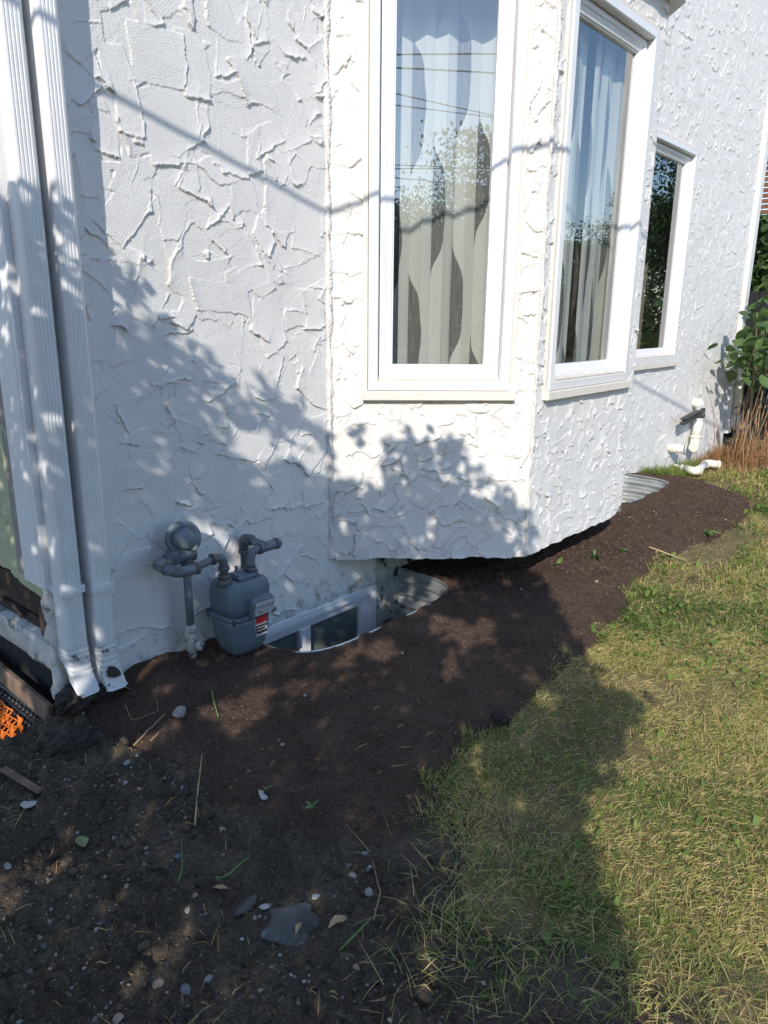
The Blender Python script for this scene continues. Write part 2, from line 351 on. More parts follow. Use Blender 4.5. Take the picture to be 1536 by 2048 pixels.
# main wall right of the bay
R4 = .0058; w4 = 8.09-5.1
hole4 = (5.32-5.1, 6.40-5.1, 1.055+.3, 2.68+.3)
rel = stucco(w4, 4.3, R4, 51, .17, .07, 2.5, (-25, -15, -40, -60, 0, -85), 1.75, curve=.9, spread=14, sharp=10, lip=.7, side=.6)
wall_grid('wall', (5.1, D, -.3), (1, 0, 0), (0, -1, 0), w4, 4.3, R4, rel, M['stucco'], house, holes=[hole4], fade=(0, 1))
# lumpy stucco beads down the bay's corners
def bead(x, y, z0, z1, r, a0, a1, seed, mat):
    n, m_ = int((z1-z0)/.007), 11; V_ = []
    for i in range(n+1):
        z = z0+(z1-z0)*i/n
        for k in range(m_):
            t = a0+(a1-a0)*k/(m_-1); rr = r*(1+.55*float(NB[seed][i % 400])+.35*float(NB[seed+1][(i*3+k*7) % 400]))*(.35 if k in (0, m_-1) else 1); V_.append((x+rr*math.cos(t), y+rr*math.sin(t), z))
    idx = np.arange((n+1)*m_).reshape(n+1, m_); link('corner_bead', npmesh('corner_bead', V_, np.stack([idx[:-1, :-1], idx[:-1, 1:], idx[1:, 1:], idx[1:, :-1]], -1).reshape(-1, 4)), mat, house)
NB = [fbm(np.arange(400)*f_+.3, np.zeros(400)+k*3.3, 3, 70+k) for k, f_ in enumerate((.09, .37, .07, .33))]
bead(FX0, FY, .325, 2.9, .0105, math.radians(190), math.radians(305), 0, M['stucco_cream'])
bead(D-.002, D-.001, .325, 2.9, .014, math.radians(170), math.radians(330), 2, M['stucco_cream'])
# plain remainder: upper wall, far side, foundation under the bay, body of the house
mb = MB(); mb.box((1.66, D+.1, 3.82), (1.31, .2, 2.36)); mb.box((3.45, D+.1, 4.0), (2.3, .2, 2.0)); mb.box((6.35, D+.1, 4.5), (3.48, .2, 1.0)); mb.box((4.85, D+.1, 2.2), (.5, .19, 4.0))
mb.build('upper_wall', M['stucco'], house)
mb = MB(); mb.box((3.61, D+.103, -.1), (1.98, .2, .85)); mb.build('foundation_wall', M['parging'], house)
mb = MB(); mb.box((4.6, 8.6, 2.3), (7.1, .2, 5.4)); mb.box((8.0, 5.5, 2.3), (.2, 6.0, 5.4)); mb.box((4.54, 5.45, 5.2), (7.2, 6.5, .2)); mb.build('wall', M['stucco'], house)
# bay underside and bay roof
def slab(mb, poly, z0, z1):
    n = len(poly); mb.add([(x, y, z0) for x, y in poly]+[(x, y, z1) for x, y in poly], [tuple(range(n)), tuple(range(2*n-1, n-1, -1))]+[(i, (i+1) % n, n+(i+1) % n, n+i) for i in range(n)])
bayp = [(D+.01, D-.004), (FX0+.004, FY+.01), (4.03, FY+.01), (4.66, D-.004)]
mb = MB(); slab(mb, bayp, .324, .42); mb.build('bay_underside', M['parging'], house)
mb = MB(); o_ = .07; rp = [(D-.1, D), (FX0-o_*.4, FY-o_), (4.035+o_*.4, FY-o_), (4.78, D)]
slab(mb, rp, 2.90, 2.935); mb.build('bay_soffit', M['clad'], house)
mb = MB(); mb.add([(x, y, 2.937) for x, y in rp]+[(D+.3, D, 3.25), (FX0+.1, FY+.42, 3.25), (3.95, FY+.42, 3.25), (4.4, D, 3.25)],
                  [(0, 1, 5, 4), (1, 2, 6, 5), (2, 3, 7, 6), (4, 5, 6, 7), (0, 1, 2, 3)]); mb.build('bay_roof', M['shingle'], house)
# side wall, its exposed timbers, parging, tarred foundation
Rs = .006
rel = stucco(1.4, 2.2, .007, 61, .17, .1, 2.4, (-75, -30, 200), 1.6)
wall_grid('side_wall', (1.0, 3.7, .535), (0, -1, 0), (-1, 0, 0), 1.4, 2.2, .007, rel, M['stucco_green'], house, ragged=lambda U: .010*vnoise(U*20, U*0, 5)-.035*sstep(1.05, 1.36, U))
mb = MB(); mb.box((1.1, 5.5, 1.9), (.19, 3.6, 2.75)); mb.box((1.1, 4.8, 3.9), (.19, 5.0, 2.3)); mb.build('upper_wall', M['stucco_green'], house)
mb = MB(); mb.box((1.12, 4.85, .02), (.2, 4.9, .58)); mb.build('foundation_wall', M['tar'], house)
for k, (y0, y1, z, h_, dx, t) in enumerate(((2.36, 5.3, .470, .075, .015, .001), (2.42, 4.2, .405, .05, .02, -.002), (2.40, 4.9, .360, .04, .02, .001), (2.33, 2.42, .42, .19, .0, 0))):
    mb = MB(); mb.box((1.03+dx, (y0+y1)/2, z), (.05, y1-y0, h_), Matrix.Rotation(t*4, 3, 'X'), .006); mb.build('timber', M['wood_rot'], house)
mb = MB(); mb.box((1.09, 4.9, .42), (.06, 4.7, .24)); mb.build('timber', M['wood_rot'], house)
for k, (y, z, l_, ry) in enumerate(((2.60, .375, .07, .35), (2.74, .385, .05, -.2))):
    mb = MB(); mb.box((1.01, y, z), (.012, l_, .022), Matrix.Rotation(ry, 3, 'X'), .004); mb.build('broken_board', M['wood_raw'], house)
mb = MB(); n_ = 140
ys = [2.29+i*.035 for i in range(n_)]
rr_ = [[Vector((.992+.004*math.sin(i*1.7), y, .335+.003*math.sin(i*2.3))), Vector((1.03, y, .34)), Vector((1.02, y, .21)),
        Vector((.988+.004*math.sin(i*3.1), y, .285-.03*abs(math.sin(i*.9))-.02*math.sin(i*.37)))] for i, y in enumerate(ys)]
mb.loft(rr_, False); mb.build('parging', M['parge_white'], house, auto=40)
mb = MB(); rings = []
for k in range(22):
    z = .56-k*.032; q = [(1.004, 2.305), (.985+.012*math.sin(k*1.9), 2.325), (.987+.012*math.sin(k*2.7), 2.296), (1.005, 2.285+.006*math.sin(k*2.1)), (1.045+.01*math.sin(k*1.3), 2.288+.005*math.sin(k*3.7)), (1.07, 2.298)]
    rings.append([Vector((x, y, z)) for x, y in q])
mb.loft(rings, False); mb.build('corner_parging', M['parge_white'], house, auto=60)
# corner boards at the near end, corner trim at the far end
mb = MB(); mb.box((.992, 2.372, 2.04), (.022, .124, 2.995), bev=.002); mb.build('corner_board', M['corner'], house)
mb = MB(); mb.box((1.008, 2.297, 2.04), (.054, .022, 3.0), bev=.002); mb.build('corner_board', M['corner'], house)
mb = MB(); mb.box((8.15, 2.285, 2.3), (.115, .05, 4.1), bev=.003); mb.build('corner_trim', M['trim_end'], house)
# cracked parging beside the basement window
rel = stucco(.19, .75, .004, 71, .06, .04, 3, (-80, 20, 190), 1.4)
wall_grid('parging', (2.615, D-.004, -.45), (1, 0, 0), (0, -1, 0), .19, .75, .004, rel, M['parging'], house)
# loose stucco flakes where the wall meets the soil
# ------------------------------------------------------------------ windows
def ringsweep(O, U, N, u0, u1, z0, z1, prof):
    O, U, N = Vector(O), Vector(U), Vector(N); mb = MB(); Zv = Vector((0, 0, 1))
    def c(i, d): return [O+U*u+Zv*z+N*d for u, z in ((u0+i, z0+i), (u1-i, z0+i), (u1-i, z1-i), (u0+i, z1-i))]
    V = [p for i, d in prof for p in c(i, d)]
    mb.add(V, [(k*4+j, k*4+(j+1) % 4, k*4+4+(j+1) % 4, k*4+4+j) for k in range(len(prof)-1) for j in range(4)]); return mb
def window(O, U, N, u0, u1, z0, z1, label=None):
    """u0..u1, z0..z1: outer edge of the wooden casing; z0 is the bottom of the sill board"""
    wn = empty('window', (0, 0, 0)); wn.parent = house
    if label: wn['label'] = label
    zc = z0+.020
    ringsweep(O, U, N, u0, u1, zc, z1, [(0, -.02), (0, .013), (.003, .016), (.018, .016), (.021, .013), (.021, .002), (.0235, .002)]).build('casing', M['casing'], wn)
    ringsweep(O, U, N, u0, u1, zc, z1, [(.0232, -.01), (.0232, .021), (.026, .024), (.060, .026), (.064, .023), (.066, .018), (.0665, -.046)]).build('frame', M['clad'], wn)
    ringsweep(O, U, N, u0, u1, zc, z1, [(.067, -.05), (.067, -.030), (.072, -.028), (.0725, -.014), (.075, -.012), (.094, -.0115), (.097, -.0145), (.0975, -.018), (.100, -.018), (.123, -.0255), (.126, -.028), (.1265, -.033), (.132, -.034), (.1335, -.055)]).build('sash', M['vinyl'], wn)
    Ov, Uv, Nv = Vector(O), Vector(U), Vector(N); i = .131; Zv = Vector((0, 0, 1))
    mb = MB(); mb.add([Ov+Uv*u+Zv*z+Nv*-.047 for u, z in ((u0+i, zc+i), (u1-i, zc+i), (u1-i, z1-i), (u0+i, z1-i))], [(0, 1, 2, 3)]); mb.build('pane', M['glass'], wn)
    Mx = Matrix((Uv, -Nv, Zv)).transposed()
    mb = MB(); cu = (u0+u1)/2; mb.box(Ov+Uv*cu+Zv*(z0+.021)+Nv*.012, (u1-u0+.004, .05, .040), Mx, .003); mb.build('sill', M['casing'], wn)
    mb = MB(); mb.box(Ov+Uv*cu+Zv*(zc+.0735)+Nv*.004, (u1-u0-.137, .044, .012), Mx@Matrix.Rotation(.22, 3, 'X'), .002); mb.build('drip_ledge', M['casing'], wn)
    return wn
window((D, D, 0), (Q, -Q, 0), (-Q, -Q, 0), .146, .816, 1.052, 2.763, 'narrow window on the angled side of the bay, sky and trees in its glass')
window((0, FY, 0), (1, 0, 0), (0, -1, 0), 3.012, 3.914, 1.045, 2.763, 'wide window on the front of the bay')
window((0, D, 0), (1, 0, 0), (0, -1, 0), 5.30, 6.422, 1.017, 2.70, 'window in the wall beyond the bay, half hidden behind it')
# basement window
bw = empty('basement_window'); bw.parent = house
OB = ((0, D, 0), (1, 0, 0), (0, -1, 0))
ringsweep(*OB, 1.775, 2.612, -.45, .107, [(0, -.01), (0, .010), (.004, .012), (.022, .012), (.0235, .009), (.025, .012), (.040, .011), (.043, .006), (.043, -.018), (.046, -.018)]).build('frame', M['clad'], bw)
ringsweep(*OB, 1.775, 2.612, -.45, .107, [(.0455, -.03), (.0455, -.012), (.049, -.009), (.056, -.009), (.0575, -.012), (.062, -.012), (.090, -.017), (.094, -.022), (.094, -.05)]).build('sash', M['vinyl'], bw)
mb = MB(); mb.box((2.143, D+.024, -.17), (.068, .03, .38), bev=.004); mb.build('mullion', M['vinyl'], bw)
mb = MB(); mb.add([(2.174, D+.036, -.38), (2.53, D+.036, -.38), (2.53, D+.036, .03), (2.174, D+.036, .03)], [(0, 1, 2, 3)]); mb.build('pane', M['frost'], bw)
mb = MB(); mb.add([(1.84, D+.036, -.38), (2.112, D+.036, -.38), (2.112, D+.036, .03), (1.84, D+.036, .03)], [(0, 1, 2, 3)]); mb.build('pane', M['frost'], bw)
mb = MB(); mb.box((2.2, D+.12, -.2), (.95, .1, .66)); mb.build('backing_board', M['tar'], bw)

# ------------------------------------------------------------------ inside the house
mb = MB(); mb.box((4.55, 5.2, .58), (6.8, 5.6, .04)); slab(mb, [(D+.06, D+.1), (FX0+.1, FY+.14), (3.98, FY+.14), (4.6, D+.1)], .56, .602); mb.build('interior_floor', M['floor'], kind='structure')
mb = MB(); mb.box((4.55, 5.2, 3.0), (6.8, 5.6, .04)); slab(mb, [(D+.1, D+.1), (FX0+.1, FY+.12), (3.98, FY+.12), (4.6, D+.1)], 2.84, 2.88); mb.build('interior_ceiling', M['room'], kind='structure')
mb = MB(); mb.box((4.55, 6.0, 1.8), (6.8, .05, 2.4)); mb.box((1.9, 4.2, 1.8), (.05, 3.6, 2.4)); mb.box((7.2, 4.2, 1.8), (.05, 3.6, 2.4)); mb.build('interior_wall', M['room'], kind='structure')
mb = MB(); mb.box((1.62, D+.16, 1.7), (1.25, .1, 2.3)); mb.box((2.9, D+.9, 1.7), (.06, .0+.5, 2.2)); mb.build('interior_wall', M['room'], kind='structure')
sb = empty('sideboard', (3.2, 3.3, .6), label='low brown wooden sideboard inside the room, dim behind the curtain', cat='sideboard')
mb = MB(); mb.box((0, 0, .35), (1.1, .45, .7), bev=.01); mb.build('cabinet', M['sideboard'], sb)
mb = MB(); mb.box((0, 0, .715), (1.16, .5, .028), bev=.006); mb.build('top', M['sideboard'], sb)
def curtain_mat():
    m = NT('ogee_sheer_curtain'); uv = m.n('Attribute', attribute_name='cu'); vv = m.n('Attribute', attribute_name='cv')
    def wave(off, ph, per, amp_):
        s1 = m.n('Math', operation='MULTIPLY_ADD'); m.l(vv.outputs['Fac'], s1.inputs[0]); s1.inputs[1].default_value = 2*PI/per; s1.inputs[2].default_value = ph
        s2 = m.n('Math', operation='SINE'); m.l(s1.outputs[0], s2.inputs[0])
        s3 = m.n('Math', operation='MULTIPLY_ADD'); m.l(s2.outputs[0], s3.inputs[0]); s3.inputs[1].default_value = amp_; s3.inputs[2].default_value = off
        return s3.outputs[0]
    # white bands alternate with sheer ones across u (period .17); band edges wave along v
    def m2(op, a, b):
        n = m.n('Math', operation=op)
        for i, x in enumerate((a, b)):
            if isinstance(x, (int, float)): n.inputs[i].default_value = x
            else: m.l(x, n.inputs[i])
        return n.outputs[0]
    P = .118
    cell = m2('FLOOR', m2('DIVIDE', uv.outputs['Fac'], P), 0)
    fr = m2('FRACT', m2('DIVIDE', uv.outputs['Fac'], P), 0)
    par = m2('MULTIPLY', cell, 2.7)
    s1 = m.n('Math', operation='SINE'); m.l(m2('ADD', m2('MULTIPLY', vv.outputs['Fac'], 2*PI/.95), par), s1.inputs[0])
    half = m2('ADD', m2('MULTIPLY', s1.outputs[0], .50), .16)
    white = m2('GREATER_THAN', fr, half)
    streak = m.noise(1., 3, .6, stretch=None)
    c1 = m.n('CombineXYZ'); m.l(m2('MULTIPLY', uv.outputs['Fac'], 420), c1.inputs[0]); m.l(m2('MULTIPLY', vv.outputs['Fac'], 9), c1.inputs[1])
    nz_ = m.n('TexNoise'); nz_.inputs['Scale'].default_value = 1; nz_.inputs['Detail'].default_value = 3; m.l(c1.outputs[0], nz_.inputs['Vector'])
    sheer = m.ramp(nz_.outputs['Fac'], [(.3, (.17, .165, .155)), (.7, (.40, .39, .37))])
    dif = m.n('BsdfDiffuse'); m.l(m.mix(white, sheer, (.80, .79, .73)), dif.inputs[0])
    tl = m.n('BsdfTranslucent'); tl.inputs[0].default_value = (.4, .4, .38, 1); mt = m.n('MixShader'); mt.inputs[0].default_value = .18
    m.l(dif.outputs[0], mt.inputs[1]); m.l(tl.outputs[0], mt.inputs[2])
    tp = m.n('BsdfTransparent'); mx = m.n('MixShader'); al = m.n('Math', operation='MULTIPLY_ADD'); m.l(white, al.inputs[0]); al.inputs[1].default_value = .14; al.inputs[2].default_value = .82
    m.l(al.outputs[0], mx.inputs[0]); m.l(tp.outputs[0], mx.inputs[1]); m.l(mt.outputs[0], mx.inputs[2]); m.l(mx.outputs[0], m.out.inputs[0])
    return m.m
M['curtain'] = curtain_mat()
def curtain(O, U, N, u0, u1, z0, z1, dep, seed, label, folds=9, uoff=0):
    n, mz = 220, 30; t = np.linspace(0, 1, n); v = np.linspace(0, 1, mz); rg = np.random.default_rng(seed)
    ph = np.cumsum(.6+.8*rg.random(n)); ph = ph/ph[-1]*folds*2*PI
    am = min(1, dep/.19)**2; dz = am*(.013*np.sin(ph)+.012*np.sin(ph*.37+1)); du = .006*np.sin(2*ph+.6)
    O, U, N = np.array(O), np.array(U), np.array(N)
    uu = u0+(u1-u0)*t+du; V = []
    for k in v:
        V.append(O+uu[:, None]*U+(-dep+dz*(1-.15*np.sin(3*k)))[:, None]*N+np.array([0, 0, z0+(z1-z0)*k]))
    V = np.concatenate(V); idx = np.arange(n*mz).reshape(mz, n); q = np.stack([idx[:-1, :-1], idx[:-1, 1:], idx[1:, 1:], idx[1:, :-1]], -1).reshape(-1, 4)
    cu = np.tile(np.linspace(0, (u1-u0)*1.25, n)+uoff, mz); cv = np.repeat(z0+(z1-z0)*v, n)
    me = npmesh('curtain', V, q, True, {'cu': cu, 'cv': cv}); return link('curtain', me, M['curtain'], label=label, cat='curtain')
curtain((D, D, 0), (Q, -Q, 0), (-Q, -Q, 0), .2, .78, .75, 2.80, .20, 3, 'wavy patterned sheer curtain behind the narrow bay window', 6, .03)
curtain((0, FY, 0), (1, 0, 0), (0, -1, 0), 3.03, 3.46, .75, 2.80, .125, 5, 'wavy patterned sheer curtain left of the dark gap in the wide bay window', 4, .1)
curtain((0, FY, 0), (1, 0, 0), (0, -1, 0), 3.53, 3.92, .75, 2.80, .125, 8, 'plain pale curtain right of the dark gap in the wide bay window', 3, .045)
curtain((0, D, 0), (1, 0, 0), (0, -1, 0), 6.05, 6.45, .75, 2.75, .45, 9, 'dim curtain deep inside the window beyond the bay', 4, .02)
dr = empty('drum_shape', (3.17, FY+.095, 0), label='drum like shape of polished steel with a rim behind the wide bay window glass', cat='drum')  # polished drum form built for a drum-like shape in the pane
mb = MB(); mb.lathe((0, 0, 1.60), (0, 0, 1), [(0, .01), (0, .040), (.004, .042), (.02, .042), (.022, .038)], 32); mb.build('rim', M['steel'], dr)
mb = MB(); mb.lathe((0, 0, 1.622), (0, 0, 1), [(0, .038), (.012, .039), (.016, .041), (.040, .034), (.050, .02), (.052, .004)], 32); mb.build('lid', M['steel'], dr)
mb = MB(); mb.lathe((0, 0, .62), (0, 0, 1), [(0, .03), (.01, .03), (.97, .016), (.98, .016)], 20); mb.build('stand', M['pvc_grey'], dr)

# ------------------------------------------------------------------ the ground
BED = [(1.10, 2.36), (1.02, 2.2), (1.03, 1.97), (1.06, 1.81), (1.1, 1.68), (1.04, 1.52), (1.09, 1.41), (1.13, 1.25), (1.18, 1.16), (1.27, 1.09), (1.39, 1.07), (1.5, 1.12), (1.68, 1.16), (1.9, 1.19), (2.12, 1.19),
       (2.41, 1.21), (2.76, 1.23), (3.17, 1.26), (3.4, 1.29), (3.49, 1.39), (3.8, 1.39), (3.98, 1.43), (4.24, 1.41), (4.6, 1.39), (4.93, 1.34), (5.3, 1.32), (5.62, 1.35), (6.02, 1.45), (6.3, 1.70), (6.5, 2.0), (6.55, 2.36)]
LAWN = [(1.2, .2), (1.16, .45), (1.12, .57), (1.1, .7), (1.1, .80), (1.14, .86), (1.24, .9), (1.34, .95), (1.4, 1.06)]
bx = np.array([p[0] for p in BED[9:-1]]); by = np.array([p[1] for p in BED[9:-1]])
def zwall(x): return np.interp(x, [.9, 1.15, 1.6, 2.0, 2.7, 3.3, 4.0, 4.7, 5.6, 6.2, 6.6], [.15, .165, .15, .14, .145, .155, .185, .2, .2, .15, .09])
def lawn_edge(x, y):                     # signed: >0 on the lawn (used left of the bed's corner)
    ly = np.array([p[1] for p in LAWN]); lx = np.array([p[0] for p in LAWN]); return x-np.interp(y, ly, lx)
WELLS = [(2.265, .535, .42, .140), (5.1, .52, .42, .2)]
def wellr(x, y, c):
    cx, a, b, z = c; return (np.abs((x-cx)/a)**4.6+np.abs((D-y)/b)**4.6)**(1/4.6)
def in_bed(x, y):
    w_ = .018*fbm(x*9, y*9, 3, 4)
    return inpoly(x+w_, y+w_*.8, BED)
def gz(x, y, fine=True):
    x = np.asarray(x, float); y = np.asarray(y, float)
    base = .035+.014*fbm(x*1.1, y*1.1, 3, 1)+.02*sstep(5, 8, x)*sstep(1.2, 2.2, y)
    bed = inpoly(x, y, BED)
    yb = np.interp(x, bx, by); t = np.clip((y-yb)/(1.95-yb), 0, 1); t = np.where(x < 1.3, np.clip((x-1.02)/.25, 0, 1)*np.clip((y-1.1)/.8, 0, 1)*.9+.1*np.clip((y-1.1)/.8, 0, 1), t)
    endf = 1-sstep(5.9, 6.5, x)*.65
    prof = (.30*sstep(0, .10, t)+.70*t)*endf
    z = base+(zwall(x)-base)*prof*np.where(y > .9, 1, 0)
    # rougher diggings at the left, lower trench along the side wall
    dirt = sstep(.15, -.1, lawn_edge(x, y))*sstep(1.35, 1.15, x) * (1-bed)*(1-np.exp(-((x-.935)**2+(y-1.085)**2)/.012))
    if fine: z = z+dirt*(.020*fbm(x*6, y*6, 3, 9)+.022*np.abs(fbm(x*15, y*15, 4, 12, .6))**1.3+.006*fbm(x*55, y*55, 2, 14))
    z = z-.17*sstep(1.06, .93, x)*sstep(2.28, 2.5, y)*sstep(.1, .6, x)
    z = z+.055*np.exp(-((x-1.02)**2+(y-2.24)**2)/.008)+.02*np.exp(-((x-1.33)**2+(y-2.2)**2)/.006)
    if fine:
        z = z+np.where(bed, .0055*fbm(x*24, y*24, 3, 20)+.0035*np.abs(fbm(x*80, y*80, 2, 22))+.002*np.sin((y*.6+x*.3)*240)*sstep(.3, .7, vnoise(x*3, y*3, 8)), .004*fbm(x*14, y*14, 3, 25))
    for c in WELLS:
        r = wellr(x, y, c); z = np.where(y < D+.02, z+(c[3]-.001-z)*sstep(1.16, 1.0, r)+.017*sstep(.985, 1.03, r)*sstep(1.35, 1.05, r)*np.clip(.62+1.1*fbm(x*16, y*16, 3, 44), .12, 1.1)*np.where(y < 2.12, 1, .2), z)
    return z
def axis(a, b, fine, lo, hi, g=1.12):
    m_ = np.arange(a, b, fine); L = [a]; s = fine
    while L[-1] > lo: s *= g; L.append(L[-1]-s)
    Rr = [m_[-1]]; s = fine
    while Rr[-1] < hi: s *= g; s = min(s, .02) if Rr[-1] < 7.5 and hi > 10 else s; Rr.append(Rr[-1]+s)
    return np.concatenate([L[:0:-1], m_, Rr[1:]])
GX = axis(.25, 2.9, .0085, -70, 80); 
GY = axis(.0, 2.34, .0085, -70, 70, 1.16)
XX, YY = np.meshgrid(GX, GY); ZZ = gz(XX, YY)
far = sstep(15, 40, np.hypot(XX, YY)); ZZ = ZZ*(1-far)
V = np.stack([XX, YY, ZZ], -1).reshape(-1, 3); idx = np.arange(XX.size).reshape(XX.shape)
q = np.stack([idx[:-1, :-1], idx[:-1, 1:], idx[1:, 1:], idx[1:, :-1]], -1).reshape(-1, 4)
cx_ = (XX[:-1, :-1]+XX[1:, 1:]).ravel()/2; cy_ = (YY[:-1, :-1]+YY[1:, 1:]).ravel()/2
keep = ~((cx_ > 1.03) & (cx_ < 8.05) & (cy_ > D+.03) & (cy_ < 8.6))
for c in WELLS: keep &= ~((wellr(cx_, cy_, c) < 1.0) & (cy_ < D+.05))
bedm = in_bed(cx_, cy_) & keep
le = lawn_edge(cx_, cy_)+.05*fbm(cx_*7, cy_*7, 3, 30)
dirtm = keep & ~bedm & (((le < .17) & (cx_ < 1.6)) | (cx_ < 1.05)) & (cx_ > -1.2) & (cy_ > -.6)
lawnm = keep & ~bedm & ~dirtm
def soil_mat(name, a, b, fleck, fl, fh, bump=1., gs=60):
    m = NT(name); c = m.ramp(m.noise(7, 6, .62), [(.3, a), (.7, b)]); c2 = m.ramp(m.noise(gs*2.2, 3, .7), [(.3, (.55, .55, .55)), (.72, (1.35, 1.32, 1.3))])
    mu = m.n('MixRGB', blend_type='MULTIPLY'); mu.inputs[0].default_value = 1; m.l(c, mu.inputs[1]); m.l(c2, mu.inputs[2])
    fk = m.ramp(m.noise(gs*3.4, 2, .5), [(fl, (0, 0, 0)), (fh, (1, 1, 1))]); m.l(m.mix(fk, mu.outputs[0], fleck), m.p.inputs['Base Color'])
    m.p.inputs['Roughness'].default_value = .95; m.p.inputs['Specular IOR Level'].default_value = .15
    m.bump([(m.noise(gs*4, 3, .7), .5*bump, .003), (m.noise(gs, 4, .7), .7*bump, .007), (m.noise(gs*.33, 4, .65), .5*bump, .014)]); return m.m
M['bed'] = soil_mat('raked_brown_topsoil', (.062, .040, .029), (.104, .068, .051), (.22, .18, .15), .70, .74, 1.)
M['dirt'] = soil_mat('stony_dark_dirt', (.055, .043, .031), (.118, .092, .068), (.26, .23, .2), .67, .72, 1.2, 46)
M['lawnbase'] = soil_mat('lawn_thatch', (.12, .092, .05), (.27, .21, .11), (.42, .34, .18), .6, .7, 1., 70)
for nm, ms, mt in (('soil_bed', bedm, M['bed']), ('dirt_ground', dirtm, M['dirt']), ('lawn_ground', lawnm, M['lawnbase'])):
    qq = q[ms]; us, inv = np.unique(qq, return_inverse=True)
    o = link(nm, npmesh(nm, V[us], inv.reshape(-1, 4)), mt, kind='structure')
# window wells
def well(c, label):
    cx, a, b, z1 = c; e = empty('window_well', (cx, D, 0), label=label, cat='window well', group='corrugated steel window wells')
    n = 96; p = 2/4.6
    def ring(z, off, lip=0):
        R = []
        for k in range(n+1):
            t = PI*k/n; ct, st = math.cos(t), math.sin(t); R.append(Vector(((a+off)*math.copysign(abs(ct)**p, ct), -(b+off)*abs(st)**p-.003, z)))
        return R
    zs = np.arange(-.55, z1+.001, .008); rings = [ring(z, .017*math.sin((z1-z)/.068*2*PI)) for z in zs]
    V_ = [v for r in rings for v in r]; m_ = n+1
    mb = MB(); mb.add(V_, [(i*m_+k, i*m_+k+1, (i+1)*m_+k+1, (i+1)*m_+k) for i in range(len(rings)-1) for k in range(n)], True)
    mb.build('corrugated_sheet', M['galv'], e)
    mb = MB(); mb.tube(ring(z1+.003, .002), .0048, 8); mb.build('rolled_rim', M['galv'], e)
    for s in (-1, 1):
        mb = MB(); mb.box((s*(a+.012), -.006, (z1-.55)/2), (.05, .003, z1+.55)); mb.build('flange', M['galv'], e)
    mb = MB(); P = [(x*.99, y) for x, y, _ in ring(0, 0)]; mb.add([(x, y, -.5) for x, y in P], [tuple(range(len(P)))]); mb.build('gravel_bottom', M['dirt'], e)
well(WELLS[0], 'corrugated steel window well in shade below the bay, beside the gas meter')
well(WELLS[1], 'sunlit corrugated steel window well at the far end of the soil bed')

